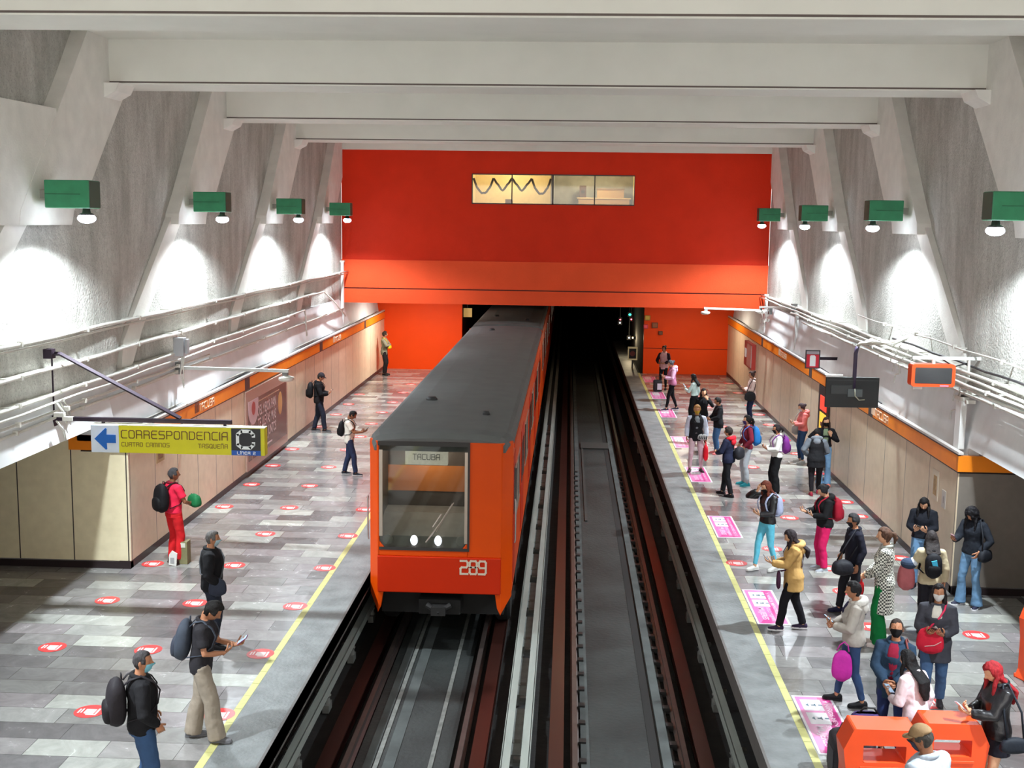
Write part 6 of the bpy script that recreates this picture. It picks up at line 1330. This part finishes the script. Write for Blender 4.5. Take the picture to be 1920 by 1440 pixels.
P = person('woman in a grey coat and white respirator mask with a red bag across her front', 4.68, 14.35, 200, 1.60, 'f', 1.12, 'm', head=(-4,5), R='phone', L='phone', feet='step', top=dict(name='coat', col=(66,66,74), th=0.034, hem=0.66, flare=0.06), inner=(206,200,190), bottom=dict(kind='straight', col=(70,96,132)), shoes=(50,46,50), hair=dict(style='long', col=(30,24,26), len=0.20), mask=(228,228,226))
tM = bag(P, 'red_backpack', 'red backpack hanging in front of the woman in the white respirator', (206,34,58), (0.06,0.235,1.0), (0.34,0.13,0.36), 'cross', strapcol=(222,58,96))
mb = MB(); mb.tube([(-0.08,0.302,1.02),(0.0,0.308,0.96),(0.12,0.304,0.93)], 0.006, 5); extra(P, tM, 'zip', mb, cloth((220,170,170), 0.6, 'bag'))
phone(P, 1, (60,34,44), 'phone held by the woman in the white respirator')
P = person('woman in a cream and grey hooded jacket and blue jeans with a magenta bag', 3.66, 14.35, 280, 1.60, 'f', 1.12, 'm', head=(8,10), R='hold', L='phone', feet='step', top=dict(name='jacket', col=(178,170,162), th=0.036, hem=0.86, hood=True, hood_col=(218,214,208)), inner=(44,38,66), bottom=dict(kind='slim', col=(52,72,108)), shoes=(28,26,30), hair=dict(style='short', col=(28,26,28), t=0.020))
phone(P, -1, (26,24,28), 'phone held by the woman in the cream and grey jacket')
bag(P, 'magenta_bag', 'magenta carrier bag hanging beside the woman in the cream and grey jacket', (196,48,160), (-0.25,0.14,0.62), (0.10,0.26,0.42), 'short', to=(-0.22,0.12,0.94))
P = person('woman in a teal jacket, maroon top and black mask looking up at the camera', 3.78, 12.95, 205, 1.60, 'f', 1.1, 'm', head=(-18,8), R='clasp', L='clasp', feet='stand', top=dict(name='jacket', col=(42,62,84), th=0.032, hem=0.74, flare=0.04), inner=(142,30,56), bottom=dict(kind='slim', col=(44,56,100)), shoes=(40,40,44), hair=dict(style='bun', col=(58,46,42), t=0.008), mask=(24,23,26))
bag(P, 'maroon_bag', 'maroon and tan handbag with papers at the side of the teal-jacket woman', (122,62,60), (-0.22,0.20,0.88), (0.20,0.24,0.26), 'shoulder')
P = person('woman in a pinkish white jacket with long black hair, back turned, behind the orange barriers', 3.80, 12.15, 318, 1.52, 'f', 1.08, 'l', lean=10, head=(18,0), R='down', L='phone', feet='stand', top=dict(name='jacket', col=(214,196,202), th=0.030, hem=0.72, flare=0.04), bottom=dict(kind='slim', col=(50,44,60)), shoes=(44,40,46), hair=dict(style='long', col=(20,18,20), len=0.42, w=1.12))
phone(P, -1, (150,150,170), 'phone held by the woman in the pinkish white jacket')
P = person('man in a tan cap and light grey shirt in front of the orange barriers', 3.24, 9.75, 322, 1.72, 'm', 1.15, 'd', lean=10, head=(12,25), R='hold', L='pocket', feet='stand', top=dict(name='shirt', col=(168,176,188), th=0.028, hem=0.84), bottom=dict(kind='straight', col=(40,44,60)), shoes=BLK, hair=dict(style='short', col=(60,56,52), t=0.008), cap=(140,114,84), mask=(60,64,80))
P = person('red-haired woman in a black leather jacket and black miniskirt reading a phone', 4.50, 11.75, 262, 1.62, 'f', 1.10, 'l', head=(32,0), R='phone', L='phone_out', feet='stand', top=dict(name='leather_jacket', col=(24,22,26), rough=0.35, th=0.030, hem=0.84), bottom=dict(kind='miniskirt', col=(24,24,34)), shoes=(30,30,34), hair=dict(style='long', col=(140,28,34), len=0.36, fr=1, t=0.018))
phone(P, -1, (206,200,214), 'pale phone held by the red-haired woman')
bag(P, 'black_handbag', 'small black handbag with chain hanging at the side of the red-haired woman', (28,32,40), (-0.30,-0.06,0.86), (0.10,0.32,0.18), 'shoulder')
